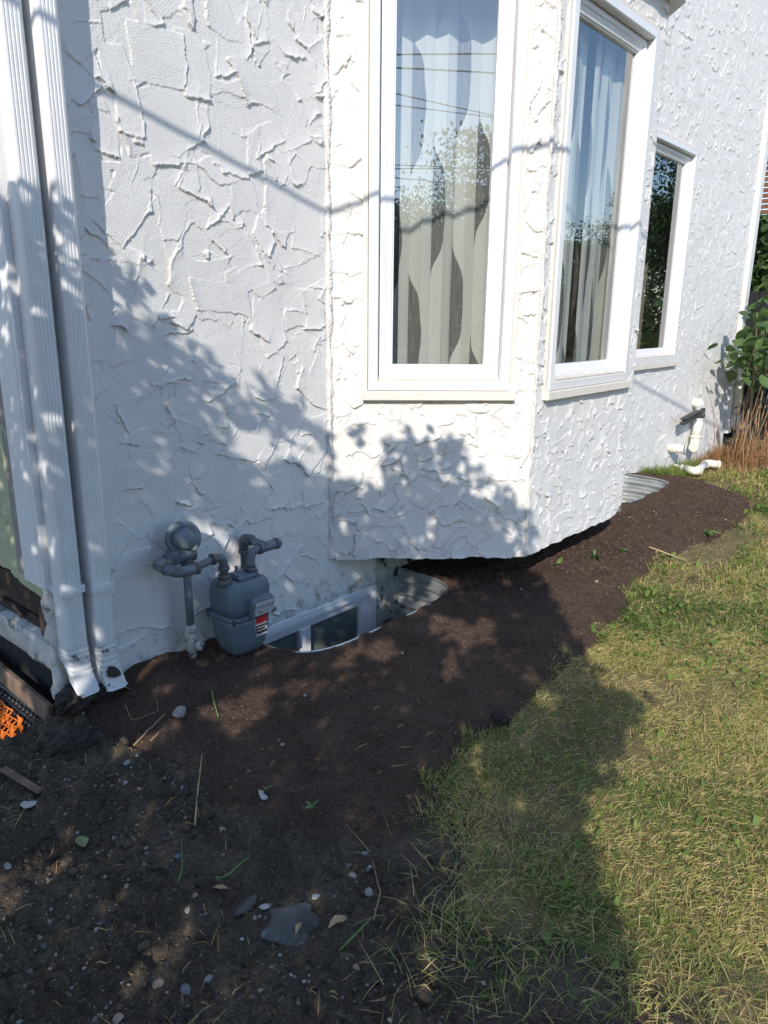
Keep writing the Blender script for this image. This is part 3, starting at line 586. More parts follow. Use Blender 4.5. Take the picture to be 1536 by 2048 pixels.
# ------------------------------------------------------------------ downspouts
def downspout(x, y0, wd, dp, zb, rz, label, zs, kick, strap_front=True):
    """x left edge, y0 back; front ribbed"""
    e = empty('downspout', (x, y0, 0), label=label, cat='downspout', group='white downspouts at the corner')
    def sec(w_, d_, ribs=True):
        P = [(.004, 0), (0, -.004), (0, -d_+.010), (.010, -d_)]
        if ribs:
            n = 4; g = (w_-.020)/ (n*2+1)
            for i in range(n):
                a0 = .010+g*(1+2*i); P += [(a0, -d_), (a0+g*.25, -d_+.0019), (a0+g*.75, -d_+.0019), (a0+g, -d_)]
        P += [(w_-.010, -d_), (w_, -d_+.010), (w_, -.004), (w_-.004, 0)]
        return P
    S_ = sec(wd, dp)
    mb = MB(); mb.loft([[Vector((px, py, z)) for px, py in S_] for z in (zb+.115, 1.2, 2.4, 3.9)], False); mb.build('pipe', M['down'], e, auto=50)
    # crimped elbow kicking out at the bottom
    C2 = sec(wd+.0025, dp+.0025, False); rings = []; steps = 30
    for k in range(steps+1):
        t = k/steps; ang = kick*sstep(.10, .70, t); z = 0; 
        if k == 0: pos = Vector((-.00125, .00125, zb+.135))
        else: pos = pos+Vector((0, -math.sin(ang), -math.cos(ang)))*(.150/steps)
        cr = (.0019 if (k % 3 == 1) else 0) if .12 < t < .62 else 0
        R = []
        for px, py in C2:
            qx = px+(cr if px > wd/2 else -cr); qy = py+(dp+.0025)*.5; qy *= 1+cr*30
            R.append(pos+Vector((qx, qy*math.cos(ang)-(dp+.0025)*.5, qy*-math.sin(ang)*-1)))
        rings.append(R)
    for R in rings[-2:]:
        for p_ in R: p_ += Vector((random.uniform(-.003, .003), random.uniform(-.003, .003), random.uniform(-.003, .004)))
    mb = MB(); mb.loft(rings, False, caps=False); mb.build('elbow', M['down_old'], e, auto=45)
    if not strap_front:      # torn, soil packed hole in the right elbow
        c_ = sum(rings[-8], Vector())/len(rings[-8]); fr_ = [p for p in rings[-8]]; top = min(p.y for p in fr_)
        mb = MB(); plate(mb, (wd*.52, top-.004, c_.z+.004), .026, (0, -math.cos(kick)*.9, math.sin(kick)*1.3), .004, 9, 4); mb.build('rust_hole', M['clod'], e)
    st = empty('strap'); st.parent = e
    mb = MB(); h_ = .036
    U_ = [(-.0045, .004), (-.0045, -dp-.0035), (wd+.0045, -dp-.0035), (wd+.0045, .004), (wd+.0025, .004), (wd+.0025, -dp-.0015), (-.0025, -dp-.0015), (-.0025, .004)]
    mb.loft([[Vector((px, py, zs+q_)) for px, py in U_] for q_ in (-h_*.36, h_*.36)], False)
    mb.build('band', M['down'], st)
    mb = MB(); a0 = -.0025; L_ = wd*(.72 if strap_front else 1.1)
    P = [(a0-.004, -h_/2), (a0+L_-.018, -h_/2), (a0+L_, 0), (a0+L_-.018, h_/2), (a0-.004, h_/2)]
    for k, s in enumerate((1, .62)):
        P2 = [(a0+(px-a0)*(1 if s == 1 else .93), pz*s) for px, pz in P]; y_ = -dp-.0040-.0030*k
        mb.add([(px, y_, zs+pz) for px, pz in P2]+[(px, y_-.003, zs+pz) for px, pz in P2], [tuple(range(5)), (9, 8, 7, 6, 5)]+[(i, (i+1) % 5, 5+(i+1) % 5, 5+i) for i in range(5)])
    mb.lathe((a0+L_-.02, -dp-.0105, zs), (0, -1, 0), [(0, .003), (.002, .002)], 8)
    mb.build('clasp', M['down'], st)
    return e
downspout(1.001, 2.285, .069, .075, .215, 0, 'left white downspout beside the corner board, its elbow kicked out intact', .545, .62)
downspout(1.0985, 2.284, .068, .083, .200, 0, 'right white downspout casting a straight shadow, with a rusted torn elbow', .535, .55, False)
# hole rusted through the right elbow: lumps of soil packed in its mouth
# ------------------------------------------------------------------ gas meter
gm = empty('gas_meter', (1.64, 2.13, .14), label='blue grey gas meter on pipes against the stucco, with regulator and red label', cat='gas meter')
gm.location = (0, 0, 0)
GX0, GY0, GZ = 1.637, 2.128, .150
def rrect(hx, hy, r, z, cx=GX0, cy=GY0, n=6, pinch=0):
    P = []
    for q_, (sx, sy) in enumerate(((1, 1), (-1, 1), (-1, -1), (1, -1))):
        for k in range(n):
            t = (q_+k/(n-1))*PI/2; x = sx*(hx-r)+r*math.cos(t); y = sy*(hy-r)+r*math.sin(t); P.append(Vector((cx+x, cy+y, z)))
    if pinch:   # crease at the middle of the narrow sides
        for p in P:
            if abs(p.x-cx) > hx*.7: p.x -= math.copysign(pinch*math.exp(-((p.y-cy)/.02)**2), p.x-cx)
    return P
mb = MB(); mb.loft([rrect(.050, .040, .03, GZ, pinch=0), rrect(.072, .056, .04, GZ+.012), rrect(.086, .068, .045, GZ+.04, pinch=.004), rrect(.094, .076, .045, GZ+.085, pinch=.008),
                    rrect(.096, .079, .042, GZ+.13, pinch=.008), rrect(.0965, .080, .040, GZ+.165, pinch=.006)]); mb.build('lower_case', M['meter'], gm)
mb = MB(); mb.loft([rrect(.1005, .085, .040, GZ+.158), rrect(.103, .0875, .040, GZ+.162), rrect(.103, .0875, .040, GZ+.170), rrect(.1005, .085, .040, GZ+.174)], caps=True); mb.build('seam_flange', M['meter'], gm)
mb = MB(); mb.loft([rrect(.096, .080, .040, GZ+.172), rrect(.097, .081, .034, GZ+.215), rrect(.096, .080, .030, GZ+.262), rrect(.092, .076, .028, GZ+.285), rrect(.082, .066, .025, GZ+.298), rrect(.07, .054, .02, GZ+.300)]); mb.build('upper_case', M['meter'], gm)
for sx, sy in ((-1, -1), (1, -1), (1, 1), (-1, 1)):
    mb = MB(); mb.lathe((GX0+sx*.092, GY0+sy*.078, GZ+.150), (0, 0, 1), [(0, .005), (.024, .005), (.025, .0075), (.031, .0075), (.032, .003)], 10); mb.build('bolt', M['nut'], gm)
for k in range(10):
    x_ = GX0-.06+.03*(k % 5); y_ = GY0+(.0905 if k > 4 else -.0905); mb = MB(); mb.lathe((x_, y_, GZ+.157), (0, 0, 1), [(0, .0045), (.018, .0045), (.019, .002)], 6); mb.build('bolt', M['nut'], gm)
mb = MB(); mb.box((GX0+.01, GY0-.005, GZ+.306), (.085, .075, .014), bev=.004); mb.box((GX0+.01, GY0-.005, GZ+.315), (.074, .064, .006), bev=.002); mb.build('top_cover', M['meter'], gm)
mb = MB(); mb.lathe((GX0+.02, GY0+.04, GZ+.30), (0, 0, 1), [(0, .006), (.03, .006), (.031, .002)], 10); mb.build('vent_plug', M['pipe'], gm)
# index box leaning back on the front, with its dial face
ib = empty('index_box'); ib.parent = gm
Mi = Matrix.Rotation(math.radians(14), 3, 'X'); ic = Vector((GX0+.028, GY0-.088, GZ+.205))
mb = MB(); mb.box(ic, (.104, .044, .074), Mi, .010); mb.build('housing', M['meter'], ib)
f_ = lambda x, z, d=0: ic+Mi@Vector((x, -.023-d, z))
mb = MB(); mb.box(f_(0, 0), (.094, .004, .060), Mi, .0015); mb.build('bezel', M['lab'], ib)
mb = MB(); mb.box(f_(0, 0, .0026), (.086, .002, .052), Mi, .0005); mb.build('dial_face', M['dial'], ib)
for k in range(4):
    mb = MB(); mb.lathe(f_(-.031+k*.0205, .008, .0032), Mi@Vector((0, -1, 0)), [(0, .0088), (.0006, .0088)], 14); mb.build('small_dial', M['blue'] if k == 0 else M['black'], ib)
    mb = MB(); mb.lathe(f_(-.031+k*.0205, .008, .0040), Mi@Vector((0, -1, 0)), [(0, .0070), (.0004, .0070)], 14); mb.build('dial_disc', M['dial'], ib)
    mb = MB(); mb.box(f_(-.031+k*.0205+.002*math.sin(k*2.3), .008+.002*math.cos(k*2.3), .0050), (.0016, .0008, .0075), Mi@Matrix.Rotation(k*2.3, 3, 'Y')); mb.build('pointer', M['black'], ib)
for k in range(3):
    mb = MB(); mb.box(f_(-.024+k*.018, -.013, .0036), (.010 if k < 2 else .014, .0012, .007 if k == 0 else .003), Mi); mb.build('printed_mark', M['black'] if k != 2 else M['blue'], ib)
for s in (-1, 1):
    mb = MB(); mb.lathe(f_(s*.05, -.022, .001), Mi@Vector((0, -1, 0)), [(0, .009), (.006, .009), (.007, .004)], 10); mb.build('seal_screw', M['pipe'], ib)
# badge: red band over black and silver plate
lb = empty('label_plate'); lb.parent = gm
yl = GY0-.0805
mb = MB(); mb.box((GX0+.034, yl, GZ+.118), (.058, .003, .085), bev=.001); mb.build('plate', M['lab'], lb)
mb = MB(); mb.box((GX0+.034, yl-.002, GZ+.143), (.054, .0015, .030)); mb.build('red_band', M['red'], lb)
mb = MB(); mb.box((GX0+.034, yl-.002, GZ+.116), (.054, .0015, .006)); mb.box((GX0+.030, yl-.002, GZ+.104), (.036, .0015, .007)); mb.box((GX0+.036, yl-.002, GZ+.091), (.046, .0015, .010)); mb.box((GX0+.009, yl-.002, GZ+.102), (.004, .0015, .022)); mb.build('black_print', M['black'], lb)
def hexnut(c, ax, r, h):
    m_ = MB(); m_.lathe(c, ax, [(0, r*.9), (.002, r), (h-.002, r), (h, r*.9)], 6); return m_
# inlet side
IX, OX, PY = 1.560, 1.685, 2.115
mb = hexnut((IX, PY, GZ+.292), (0, 0, 1), .030, .026); mb.build('union_nut', M['nut'], gm)
mb = hexnut((IX, PY, GZ+.318), (0, 0, 1), .024, .018); mb.build('union_nut', M['nut'], gm)
zi = .555
mb = MB(); mb.tube([(IX, PY, GZ+.33)]+arc((IX, PY, .4), (IX, PY, zi), (IX-.1, PY, zi), .030)+[(IX-.045, PY, zi)], .0165, 14); mb.build('elbow', M['pipe'], gm)
mb = MB(); mb.lathe((IX-.040, PY, zi), (-1, 0, 0), [(0, .0215), (.012, .0215)], 14); mb.build('pipe_collar', M['nut'], gm)
mb = MB(); mb.lathe((IX, PY, zi-.052), (0, 0, 1), [(0, .0215), (.012, .0215)], 14); mb.build('pipe_collar', M['nut'], gm)
RX, RY = 1.463, 2.205
EX = 1.345
mb = MB(); mb.tube([(IX-.045, PY, zi), (EX+.055, PY-.03, zi-.004)], .0140, 14); mb.build('pipe', M['pipe'], gm)
mb = MB(); mb.tube([(EX+.075, PY-.026, zi-.004)]+arc((EX+.1, PY-.03, zi), (EX+.005, PY-.035, zi-.004), (EX-.012, RY, zi+.004), .045)+arc((EX+.0, PY-.03, zi), (EX-.014, RY-.002, zi+.006), (EX+.1, RY, zi+.01), .030)+[(EX+.035, RY, zi+.008)], .0195, 14); mb.build('elbow', M['pipe'], gm)
for c_, ax in (((EX+.078, PY-.026, zi-.004), (1, 0, 0)), ((EX+.034, RY, zi+.008), (1, 0, 0)), ((EX-.004, PY+.028, zi), (0, 1, 0))):
    mb = MB(); mb.lathe(c_, ax, [(-.006, .0225), (.007, .0225)], 14); mb.build('pipe_collar', M['nut'], gm)
# regulator on the riser
rg_ = empty('regulator'); rg_.parent = gm
mb = MB(); mb.tube([(EX+.035, RY, zi+.008), (RX+.03, RY, zi+.008)], [.024, .027], 14); mb.lathe((RX, RY, zi-.035), (0, 0, 1), [(0, .02), (.01, .024), (.06, .024), (.075, .016)], 14)
mb.box((RX-.055, RY-.002, zi+.014), (.03, .055, .05), bev=.006); mb.build('valve_body', M['pipe'], rg_)
dn = Vector((-.30, -.92, .16)).normalized(); dc = Vector((RX-.010, RY-.006, zi+.074))
mb = MB(); mb.lathe(dc-dn*.01, dn, [(-.02, .03), (-.012, .058), (0, .066), (.004, .066), (.005, .061), (.012, .060), (.014, .055)], 36); mb.build('diaphragm_case', M['regul'], rg_)
mb = MB(); mb.lathe(dc+dn*.004, (dn+Vector((.42, 0, -.36))).normalized(), [(-.012, .046), (.008, .040), (.026, .032), (.042, .024), (.048, .018), (.049, .004)], 30); mb.build('spring_dome', M['regul'], rg_)
mb = MB(); mb.lathe(dc+dn*.034+Vector((.024, 0, -.026)), (.25, -.45, -.85), [(0, .013), (.014, .013), (.016, .010), (.020, .010)], 14); mb.build('vent_cap', M['chip'], rg_)
for k in range(8):
    t = k*PI/4+.3; a_ = dn.orthogonal().normalized(); b_ = dn.cross(a_); mb = MB(); mb.lathe(dc+(a_*math.cos(t)+b_*math.sin(t))*.0605-dn*.004, dn, [(0, .004), (.005, .004), (.006, .002)], 6); mb.build('bolt', M['nut'], rg_)
mb = MB(); mb.tube([(RX, RY, .235), (RX-.002, RY, .53)], .0145, 14); mb.build('riser_pipe', M['pipe'], gm)
mb = MB(); mb.lathe((RX, RY, .262), (0, 0, 1), [(0, .021), (.004, .024), (.026, .024), (.032, .019)], 14); mb.lathe((RX, RY, .13), (0, 0, 1), [(0, .014), (.05, .016), (.06, .024), (.10, .026), (.115, .020), (.13, .021)], 14)
mb.lathe((RX+.01, RY-.02, .212), (.35, -.93, 0), [(0, .020), (.012, .022), (.020, .020), (.024, .012)], 14); mb.build('shutoff_valve', M['valve'], gm)
mb = MB()
for dx, dz in ((-.009, .006), (.006, -.008), (.012, .008)): mb.lathe((RX+.018+dx, RY-.0435, .212+dz), (.35, -.93, 0), [(0, .0045), (.003, .0045)], 8)
mb.build('valve_hole', M['black'], gm)
# outlet side
zo = .545
mb = hexnut((OX, PY, GZ+.292), (0, 0, 1), .030, .026); mb.build('union_nut', M['nut'], gm)
mb = hexnut((OX, PY, GZ+.318), (0, 0, 1), .024, .014); mb.build('union_nut', M['nut'], gm)
mb = MB(); mb.tube([(OX, PY, GZ+.325)]+arc((OX, PY, .4), (OX, PY, zo), (OX+.1, PY, zo), .042, 9)+[(OX+.06, PY, zo)], .0165, 14); mb.build('elbow', M['pipe'], gm)
mb = MB(); mb.tube([(OX+.045, PY, zo), (OX+.135, PY, zo)], .0195, 14); mb.lathe((OX+.043, PY, zo), (1, 0, 0), [(-.004, .0235), (.01, .0235)], 14); mb.lathe((OX+.125, PY, zo), (1, 0, 0), [(0, .0225), (.012, .0225)], 14); mb.build('tee', M['pipe'], gm)
mb = hexnut((OX+.137, PY, zo), (1, 0, 0), .013, .014); mb.build('plug', M['nut'], gm)
HX, HY = OX+.085, 2.262
mb = MB(); mb.tube([(HX, PY, zo)]+arc((HX, PY, zo), (HX, HY, zo+.004), (HX, HY, .3), .03)+[(HX, HY, .25)], .0150, 14); mb.build('pipe', M['pipe'], gm)
mb = MB(); mb.tube([(HX, HY-.045, zo+.003)]+arc((HX, PY, zo), (HX, HY, zo+.004), (HX, HY, .3), .024)+[(HX, HY, zo-.05)], .0195, 14); mb.lathe((HX, HY, zo-.053), (0, 0, 1), [(-.006, .0225), (.006, .0225)], 14); mb.lathe((HX, HY-.045, zo+.003), (0, 1, 0), [(-.006, .0225), (.006, .0225)], 14); mb.build('elbow', M['pipe'], gm)

# ------------------------------------------------------------------ PVC pipes by the far wall
pv = empty('drain_pipe', (7.0, 2.23, .3), label='white plastic drain pipe standing on the far wall with a black bracket', cat='pipe'); pv.location = (0, 0, 0)
py_ = 2.225
mb = MB(); mb.tube([(7.03, 2.31, .655)]+arc((7.03, 2.31, .655), (7.03, py_, .655), (7.03, py_, .3), .05)+[(7.03, py_, .56)], .044, 16); mb.build('elbow', M['pvc'], pv)
mb = MB(); mb.tube([(7.03, py_, .57), (7.00, py_, .36)], .038, 16); mb.build('pipe', M['pvc_grey'], pv)
mb = MB(); mb.tube([(7.02, py_, .49), (6.99, py_, .34)], .041, 16); mb.lathe((6.99, py_, .335), (0, 0, 1), [(0, .046), (.03, .046)], 16); mb.build('coupling', M['pvc'], pv)
mb = MB(); mb.tube([(6.99, py_, .34)]+arc((6.99, py_, .4), (6.985, py_, .272), (6.80, py_-.05, .262), .05)+[(6.90, py_-.02, .266)], .042, 16); mb.build('elbow', M['pvc'], pv)
br = empty('bracket'); br.parent = pv
mb = MB(); mb.box((6.70, py_-.03, .545), (.40, .05, .035), Matrix.Rotation(-.10, 3, 'Y'), .01); mb.box((6.70, py_-.03, .580), (.38, .06, .022), Matrix.Rotation(-.10, 3, 'Y'), .008); mb.build('flap', M['bracket'], br)
mb = MB(); mb.lathe((7.02, py_, .53), (0, 0, 1), [(0, .05), (.03, .05)], 16); mb.box((6.97, py_-.04, .60), (.06, .03, .04), bev=.005); mb.build('clamp', M['bracket'], br)
st_ = empty('pipe_stub', (6.52, 2.25, .30), label='short white pipe stub poking from the wall beside the drain pipe', cat='pipe')
mb = MB(); mb.tube([(0, .06, .0), (.02, -.02, -.002), (.04, -.07, -.006)], .040, 16); mb.build('pipe', M['pvc'], st_)
mb = MB(); mb.lathe((.045, -.075, -.006), (.4, -.9, 0), [(0, .048), (.012, .048)], 16); mb.build('rim', M['pvc_grey'], st_)
zl = .115
lp = empty('loose_pipe', (6.7, 2.15, 0), label='loose white pipe with two elbows lying on the grass beyond the soil', cat='pipe'); lp.location = (0, 0, 0)
mb = MB(); mb.tube([(6.74, 2.36, zl+.01), (6.64, 2.20, zl)], .012, 10); mb.build('thin_pipe', M['pvc'], lp)
mb = MB(); mb.tube([(6.65, 2.215, zl), (6.61, 2.15, zl)], .030, 14); mb.tube([(6.62, 2.16, zl)]+arc((6.62, 2.16, zl), (6.54, 2.05, zl), (6.8, 2.05, zl), .055)+[(6.62, 2.052, zl)], .036, 14); mb.lathe((6.62, 2.052, zl), (1, .05, 0), [(0, .041), (.015, .041)], 14); mb.build('elbow', M['pvc'], lp)
mb = MB(); mb.tube([(6.61, 2.052, zl), (6.90, 2.085, zl+.01)], .032, 14); mb.build('pipe', M['pvc_grey'], lp)
mb = MB(); mb.tube([(6.88, 2.082, zl+.01)]+arc((6.88, 2.08, zl), (6.96, 2.09, zl+.01), (7.03, 1.98, zl), .04)+[(7.01, 2.01, zl)], .036, 14); mb.lathe((7.01, 2.01, zl), (.5, -.8, 0), [(0, .041), (.02, .041)], 14); mb.build('elbow', M['pvc'], lp)
cp = empty('corner_pipe', (8.2, 2.2, 0), label='white plastic pipe with grated end at the far house corner behind the bush', cat='pipe'); cp.location = (0, 0, 0)
mb = MB(); mb.tube([(8.16, 2.225, 1.05), (8.16, 2.225, .42)], .042, 14); mb.build('pipe', M['pvc'], cp)
mb = MB(); mb.tube([(8.16, 2.225, .44)]+arc((8.16, 2.225, .44), (8.17, 2.225, .33), (8.4, 2.17, .30), .06)+[(8.32, 2.19, .312)], .048, 14); mb.build('elbow', M['pvc'], cp)
mb = MB(); mb.lathe((8.32, 2.19, .312), (.9, -.25, -.1), [(0, .052), (.04, .052)], 14); mb.build('grate', M['pvc_grey'], cp)

# ------------------------------------------------------------------ exposed foundation: dimple board, orange net, board
db = empty('dimple_board', (.9, 2.6, 0), label='black dimpled drainage board leaning against the dug out foundation', cat='drainage board'); db.location = (0, 0, 0)
bn = Vector((-.86, 0, .5)).normalized(); bu = Vector((0, 1, 0)); bw_ = bn.cross(bu)
if bw_.z < 0: bw_ = -bw_
bo = Vector((.945, 2.29, .085))
mb = MB(); P = [bo, bo+bu*1.0, bo+bu*1.0-bw_*.26, bo-bw_*.26]; mb.add(P+[p-bn*.004 for p in P], [(0, 1, 2, 3), (7, 6, 5, 4), (0, 4, 5, 1), (1, 5, 6, 2), (2, 6, 7, 3), (3, 7, 4, 0)]); mb.build('sheet', M['dimple'], db)
mb = MB()
for i in range(34):
    for j in range(8): mb.lathe(bo+bu*(.02+.0285*i+(.014 if j % 2 else 0))-bw_*(.02+.031*j), bn, [(0, .0115), (.010, .0075), (.0105, .003)], 8)
mb.build('dimples', M['dimple'], db, kind='stuff')
on = MB()
def opt(i, j):
    y = 2.30+.022*i; q_ = .042+.0185*j; return bo+bu*(y-2.29)-bw_*q_+bn*(.017+.006*math.sin(i*1.3+j*2.1))
for i in range(40):
    for j in range(int(1.5+1.5*math.sin(i*.8)) if i < 9 else 0, 5 if i < 5 else 8):
        if random.random() < .08: continue
        on.tube([opt(i, j), opt(i+1, j)], 0.0028, 5); on.tube([opt(i, j), opt(i, j+1)], .0034, 5)
        if random.random() < .18: plate(on, opt(i+.5, j+.5), .011, bn, .002, 6, i*31+j)
on.build('orange_net', M['orange'], label='ragged orange plastic netting lying over the black dimple board', cat='netting')
pl = MB(); pl.box((.955, 2.75, .128), (.026, .92, .060), Matrix.Rotation(.14, 3, 'Y')@Matrix.Rotation(.045, 3, 'X'), .006)
pl.build('old_board', M['wood_raw'], label='weathered brown board lying along the tarred foundation', cat='board')
mb = MB(); mb.box((0, 0, 0), (.024, .18, .010), bev=.004); mb.build('plank_scrap', M['wood_raw'], label='thin reddish strip of broken wood at the left edge of the dirt', cat='wood scrap').matrix_world = Matrix.Translation((.735, 2.02, float(gz(.735, 2.02))+.012)) @ Matrix.Rotation(.18, 4, 'Z') @ Matrix.Rotation(.08, 4, 'X')

# ------------------------------------------------------------------ far right: fence, bush, dead stalks
fn = empty('dark_fence', (8.75, 2.2, 0), label='dark board fence in the gap beyond the house corner', cat='fence'); fn.location = (0, 0, 0)
bmesh_ = None
for k in range(7):
    mb = MB(); mb.box((9.2+.004*(k % 2), 2.95-.15*k, .85), (.022, .143, 1.7), bev=.003); mb.build('board', M['fence_dark'], fn)
mb = MB(); mb.box((9.23, 2.5, 1.3), (.04, 1.05, .09)); mb.build('rail', M['fence_dark'], fn)
sh = empty('brown_shed', (10.2, 2.6, 0), label='red brown slatted wooden screen above the dark fence at right', cat='screen'); sh.location = (0, 0, 0)
for k in range(14):
    mb = MB(); mb.box((12.5, 3.9, 2.70+.075*k), (.025, 2.2, .062), bev=.003); mb.build('slat', M['lattice'], sh)
for y in (2.85, 3.9, 4.95):
    mb = MB(); mb.box((12.55, y, 1.85), (.06, .09, 3.8)); mb.build('post', M['lattice'], sh)
def leaf_mesh(name, L_, W_, seed, mat, fold=.25):
    rg = random.Random(seed); n = 6; V_ = []; Fs = []
    for i in range(n+1):
        t = i/n; wv = W_*math.sin(PI*min(1, t*.92+.05))**.75*(1.15-.45*t)*.5; z = -.22*L_*t*t+.04*L_*math.sin(t*7+seed)
        if i == n: wv = .001
        V_ += [(-wv*(1+rg.uniform(-.12, .12)), L_*t, z+wv*fold), (0, L_*t, z), (wv*(1+rg.uniform(-.12, .12)), L_*t, z+wv*fold)]
    for i in range(n):
        for j in (0, 1): a_ = i*3+j; Fs.append((a_, a_+1, a_+4, a_+3))
    me = bpy.data.meshes.new(name); me.from_pydata(V_, [], Fs); me.polygons.foreach_set('use_smooth', [True]*len(Fs)); me.materials.append(mat); return me
def leaf_mat(name, a, b, tr=.25, rough=.45):
    m = NT(name); oi = m.n('ObjectInfo'); c = m.ramp(oi.outputs['Random'], [(0, a), (1, b)])
    c2 = m.mix(.35, c, m.ramp(m.noise(40, 3), [(.3, tuple(v*.6 for v in a)), (.7, tuple(v*1.3 for v in b))]))
    m.l(c2, m.p.inputs['Base Color']); m.p.inputs['Roughness'].default_value = rough
    t = m.n('BsdfTranslucent'); m.l(c2, t.inputs[0]); mx = m.n('MixShader'); mx.inputs[0].default_value = tr; m.l(m.p.outputs[0], mx.inputs[1]); m.l(t.outputs[0], mx.inputs[2]); m.l(mx.outputs[0], m.out.inputs[0]); return m.m
M['bushleaf'] = leaf_mat('bush_leaf', (.045, .095, .028), (.12, .20, .055), .3, .62)
M['weedleaf'] = leaf_mat('weed_leaf', (.09, .16, .035), (.15, .24, .06))
bush = empty('leafy_bush', (7.95, 2.02, .08), label='green broad leaved bush on bare canes by the far house corner', cat='bush'); bush.location = (0, 0, 0)
LM = [leaf_mesh('bush_leaf_%s' % 'abc'[k], .115+.02*k, .075+.012*k, k, M['bushleaf']) for k in range(3)]
canes = MB(); rgb = random.Random(5); tips = []
for k in range(13):
    b = Vector((7.85+rgb.uniform(-.16, .25), 2.08+rgb.uniform(-.16, .08), .06)); tp = Vector((7.75+rgb.uniform(-.75, .75), 1.93+rgb.uniform(-.42, .14), rgb.uniform(1.2, 1.74)))
    mid = (b+tp)/2+Vector((rgb.uniform(-.06, .06), rgb.uniform(-.05, .05), .18)); P = [b*(1-t)**2+mid*2*t*(1-t)+tp*t*t for t in [i/9 for i in range(10)]]
    canes.tube(P, [.0075*(1-.06*i) for i in range(10)], 6); tips.append(P)
canes.build('canes', M['twig'], bush)
for k in range(295):
    P = tips[k % 13]; p = P[min(9, int(9*rgb.uniform(.62, 1.05)))]+Vector((rgb.gauss(-.05, .13), rgb.gauss(0, .11), rgb.gauss(0, .09)))
    if p.y > 2.21: p.y = 2.21-rgb.uniform(0, .08)
    o = link('leaf', LM[k % 3], None, bush); o.location = p
    o.rotation_euler = (rgb.gauss(-.35, .45), rgb.gauss(0, .45), rgb.uniform(0, 2*PI)); s_ = rgb.uniform(.65, 1.2); o.scale = (s_,)*3
tw = MB(); rgt_ = random.Random(9)
for k in range(64):
    b = Vector((8.0+rgt_.uniform(-.75, .75), 1.98+rgt_.uniform(-.30, .22), .05)); hgt = rgt_.choice([.2, .3, .45, .65])*rgt_.uniform(.6, 1.1); a_ = rgt_.uniform(0, 2*PI); ln = rgt_.uniform(.05, .35)*hgt
    P = [b+Vector((math.cos(a_)*ln*t*t, math.sin(a_)*ln*t*t*.7, hgt*t-.06*hgt*t*t*t)) for t in (0, .3, .65, 1)]
    P = [Vector((p.x, min(p.y, 2.27), p.z)) for p in P]
    tw.tube(P, [.0045, .004, .003, .0015], 5)
M['stalk'] = simple('russet_dead_stalk', (.30, .155, .075), .8, var=.35, scale=6)
tw.build('dead_stalks', M['stalk'], label='russet dead stalks standing under the leafy bush', cat='dry stalks', kind='stuff')

# ------------------------------------------------------------------ grass
BL = dict(V=[], F3=[], F4=[], tint=[]); 
def blades(x, y, z, L_, W_, az, lean, curl, tint):
    """7-point blades: arrays"""
    n = len(x); d = np.stack([np.cos(az), np.sin(az), np.zeros(n)], -1); sd = np.stack([-np.sin(az), np.cos(az), np.zeros(n)], -1)
    P = np.stack([x, y, z], -1); out = []; pos = P.copy(); ang = lean.copy(); W3 = [1, .85, .55]; pts = []
    for k in range(4):
        if k < 3: pts += [pos-sd*(W_*W3[k]/2)[:, None], pos+sd*(W_*W3[k]/2)[:, None]]
        else: pts += [pos]
        st = L_/3; pos = pos+d*(np.sin(ang)*st)[:, None]+np.array([0, 0, 1.])*(np.cos(ang)*st)[:, None]; ang = np.minimum(ang+curl, 1.75)
    V_ = np.stack(pts, 1)                                     # n,7,3
    # keep blades above the ground they cross
    flat = V_.reshape(-1, 3); 
    b = np.arange(n)[:, None]*7
    q1 = b+np.array([0, 1, 3, 2]); q2 = b+np.array([2, 3, 5, 4]); t1 = b+np.array([4, 5, 6])
    return flat, np.concatenate([q1, q2]), t1, np.repeat(tint, 7)
def scatter_grass(name, N, xr, yr, dens, Lr, Wr, seed, mat, tintf, leanr=(.3, 1.3), clump=0, label=None, cat=None):
    rg = np.random.default_rng(seed); x = rg.uniform(*xr, N); y = rg.uniform(*yr, N)
    k = rg.random(N) < dens(x, y); x, y = x[k], y[k]; n = len(x)
    az = rg.uniform(0, 2*PI, n)*.9+2.5*fbm(x*5, y*5, 2, seed)
    L_ = rg.uniform(*Lr, n)*(1+.35*vnoise(x*4, y*4, seed+2)); W_ = rg.uniform(*Wr, n); lean = rg.uniform(*leanr, n); curl = rg.uniform(.05, .55, n)
    z = gz(x, y)-.003
    f, q_, t_, ti = blades(x, y, z, L_, W_, az, lean, curl, tintf(x, y, rg))
    g_ = gz(f[:, 0], f[:, 1])+.003; f[:, 2] = np.maximum(f[:, 2], np.where(np.arange(len(f)) % 7 < 2, f[:, 2], g_+(np.arange(len(f)) % 7)*.0012))
    return link(name, npmesh(name, f, [q_, t_], True, {'tint': ti}), mat, kind='stuff', label=label, cat=cat)
M['grass'] = attr_mat('grass_blade', [(0, (.075, .15, .03)), (.3, (.22, .30, .065)), (.55, (.44, .42, .12)), (.78, (.70, .58, .25)), (1, (.70, .52, .26))], .5, trans=.4)
def lawn_mask(x, y):
    e = lawn_edge(x, y); m = np.where(x < 1.55, sstep(-.02, .34, e+.12*fbm(x*8, y*8, 3, 30)), 1.)
    bedd = inpoly(x+.03*fbm(x*12, y*12, 2, 31), y-.012+.055*fbm(x*7, y*7, 3, 33), BED)
    m = m*(~bedd); m = m*np.where((x > 4.2) & (x < 5.2) & (y > 1.16+.05*vnoise(x*9, y*9, 3)) & (y < 1.45), .12, 1)
    m = m*(y < 2.28)*(~((x > 1.0) & (y > 2.27))); m = m*(1-.85*sstep(7.3, 7.9, x)*sstep(1.75, 2.0, y))
    bare = sstep(.25, .65, fbm(x*2.3+5, y*2.3, 3, 35)); return m*(1-.65*bare)
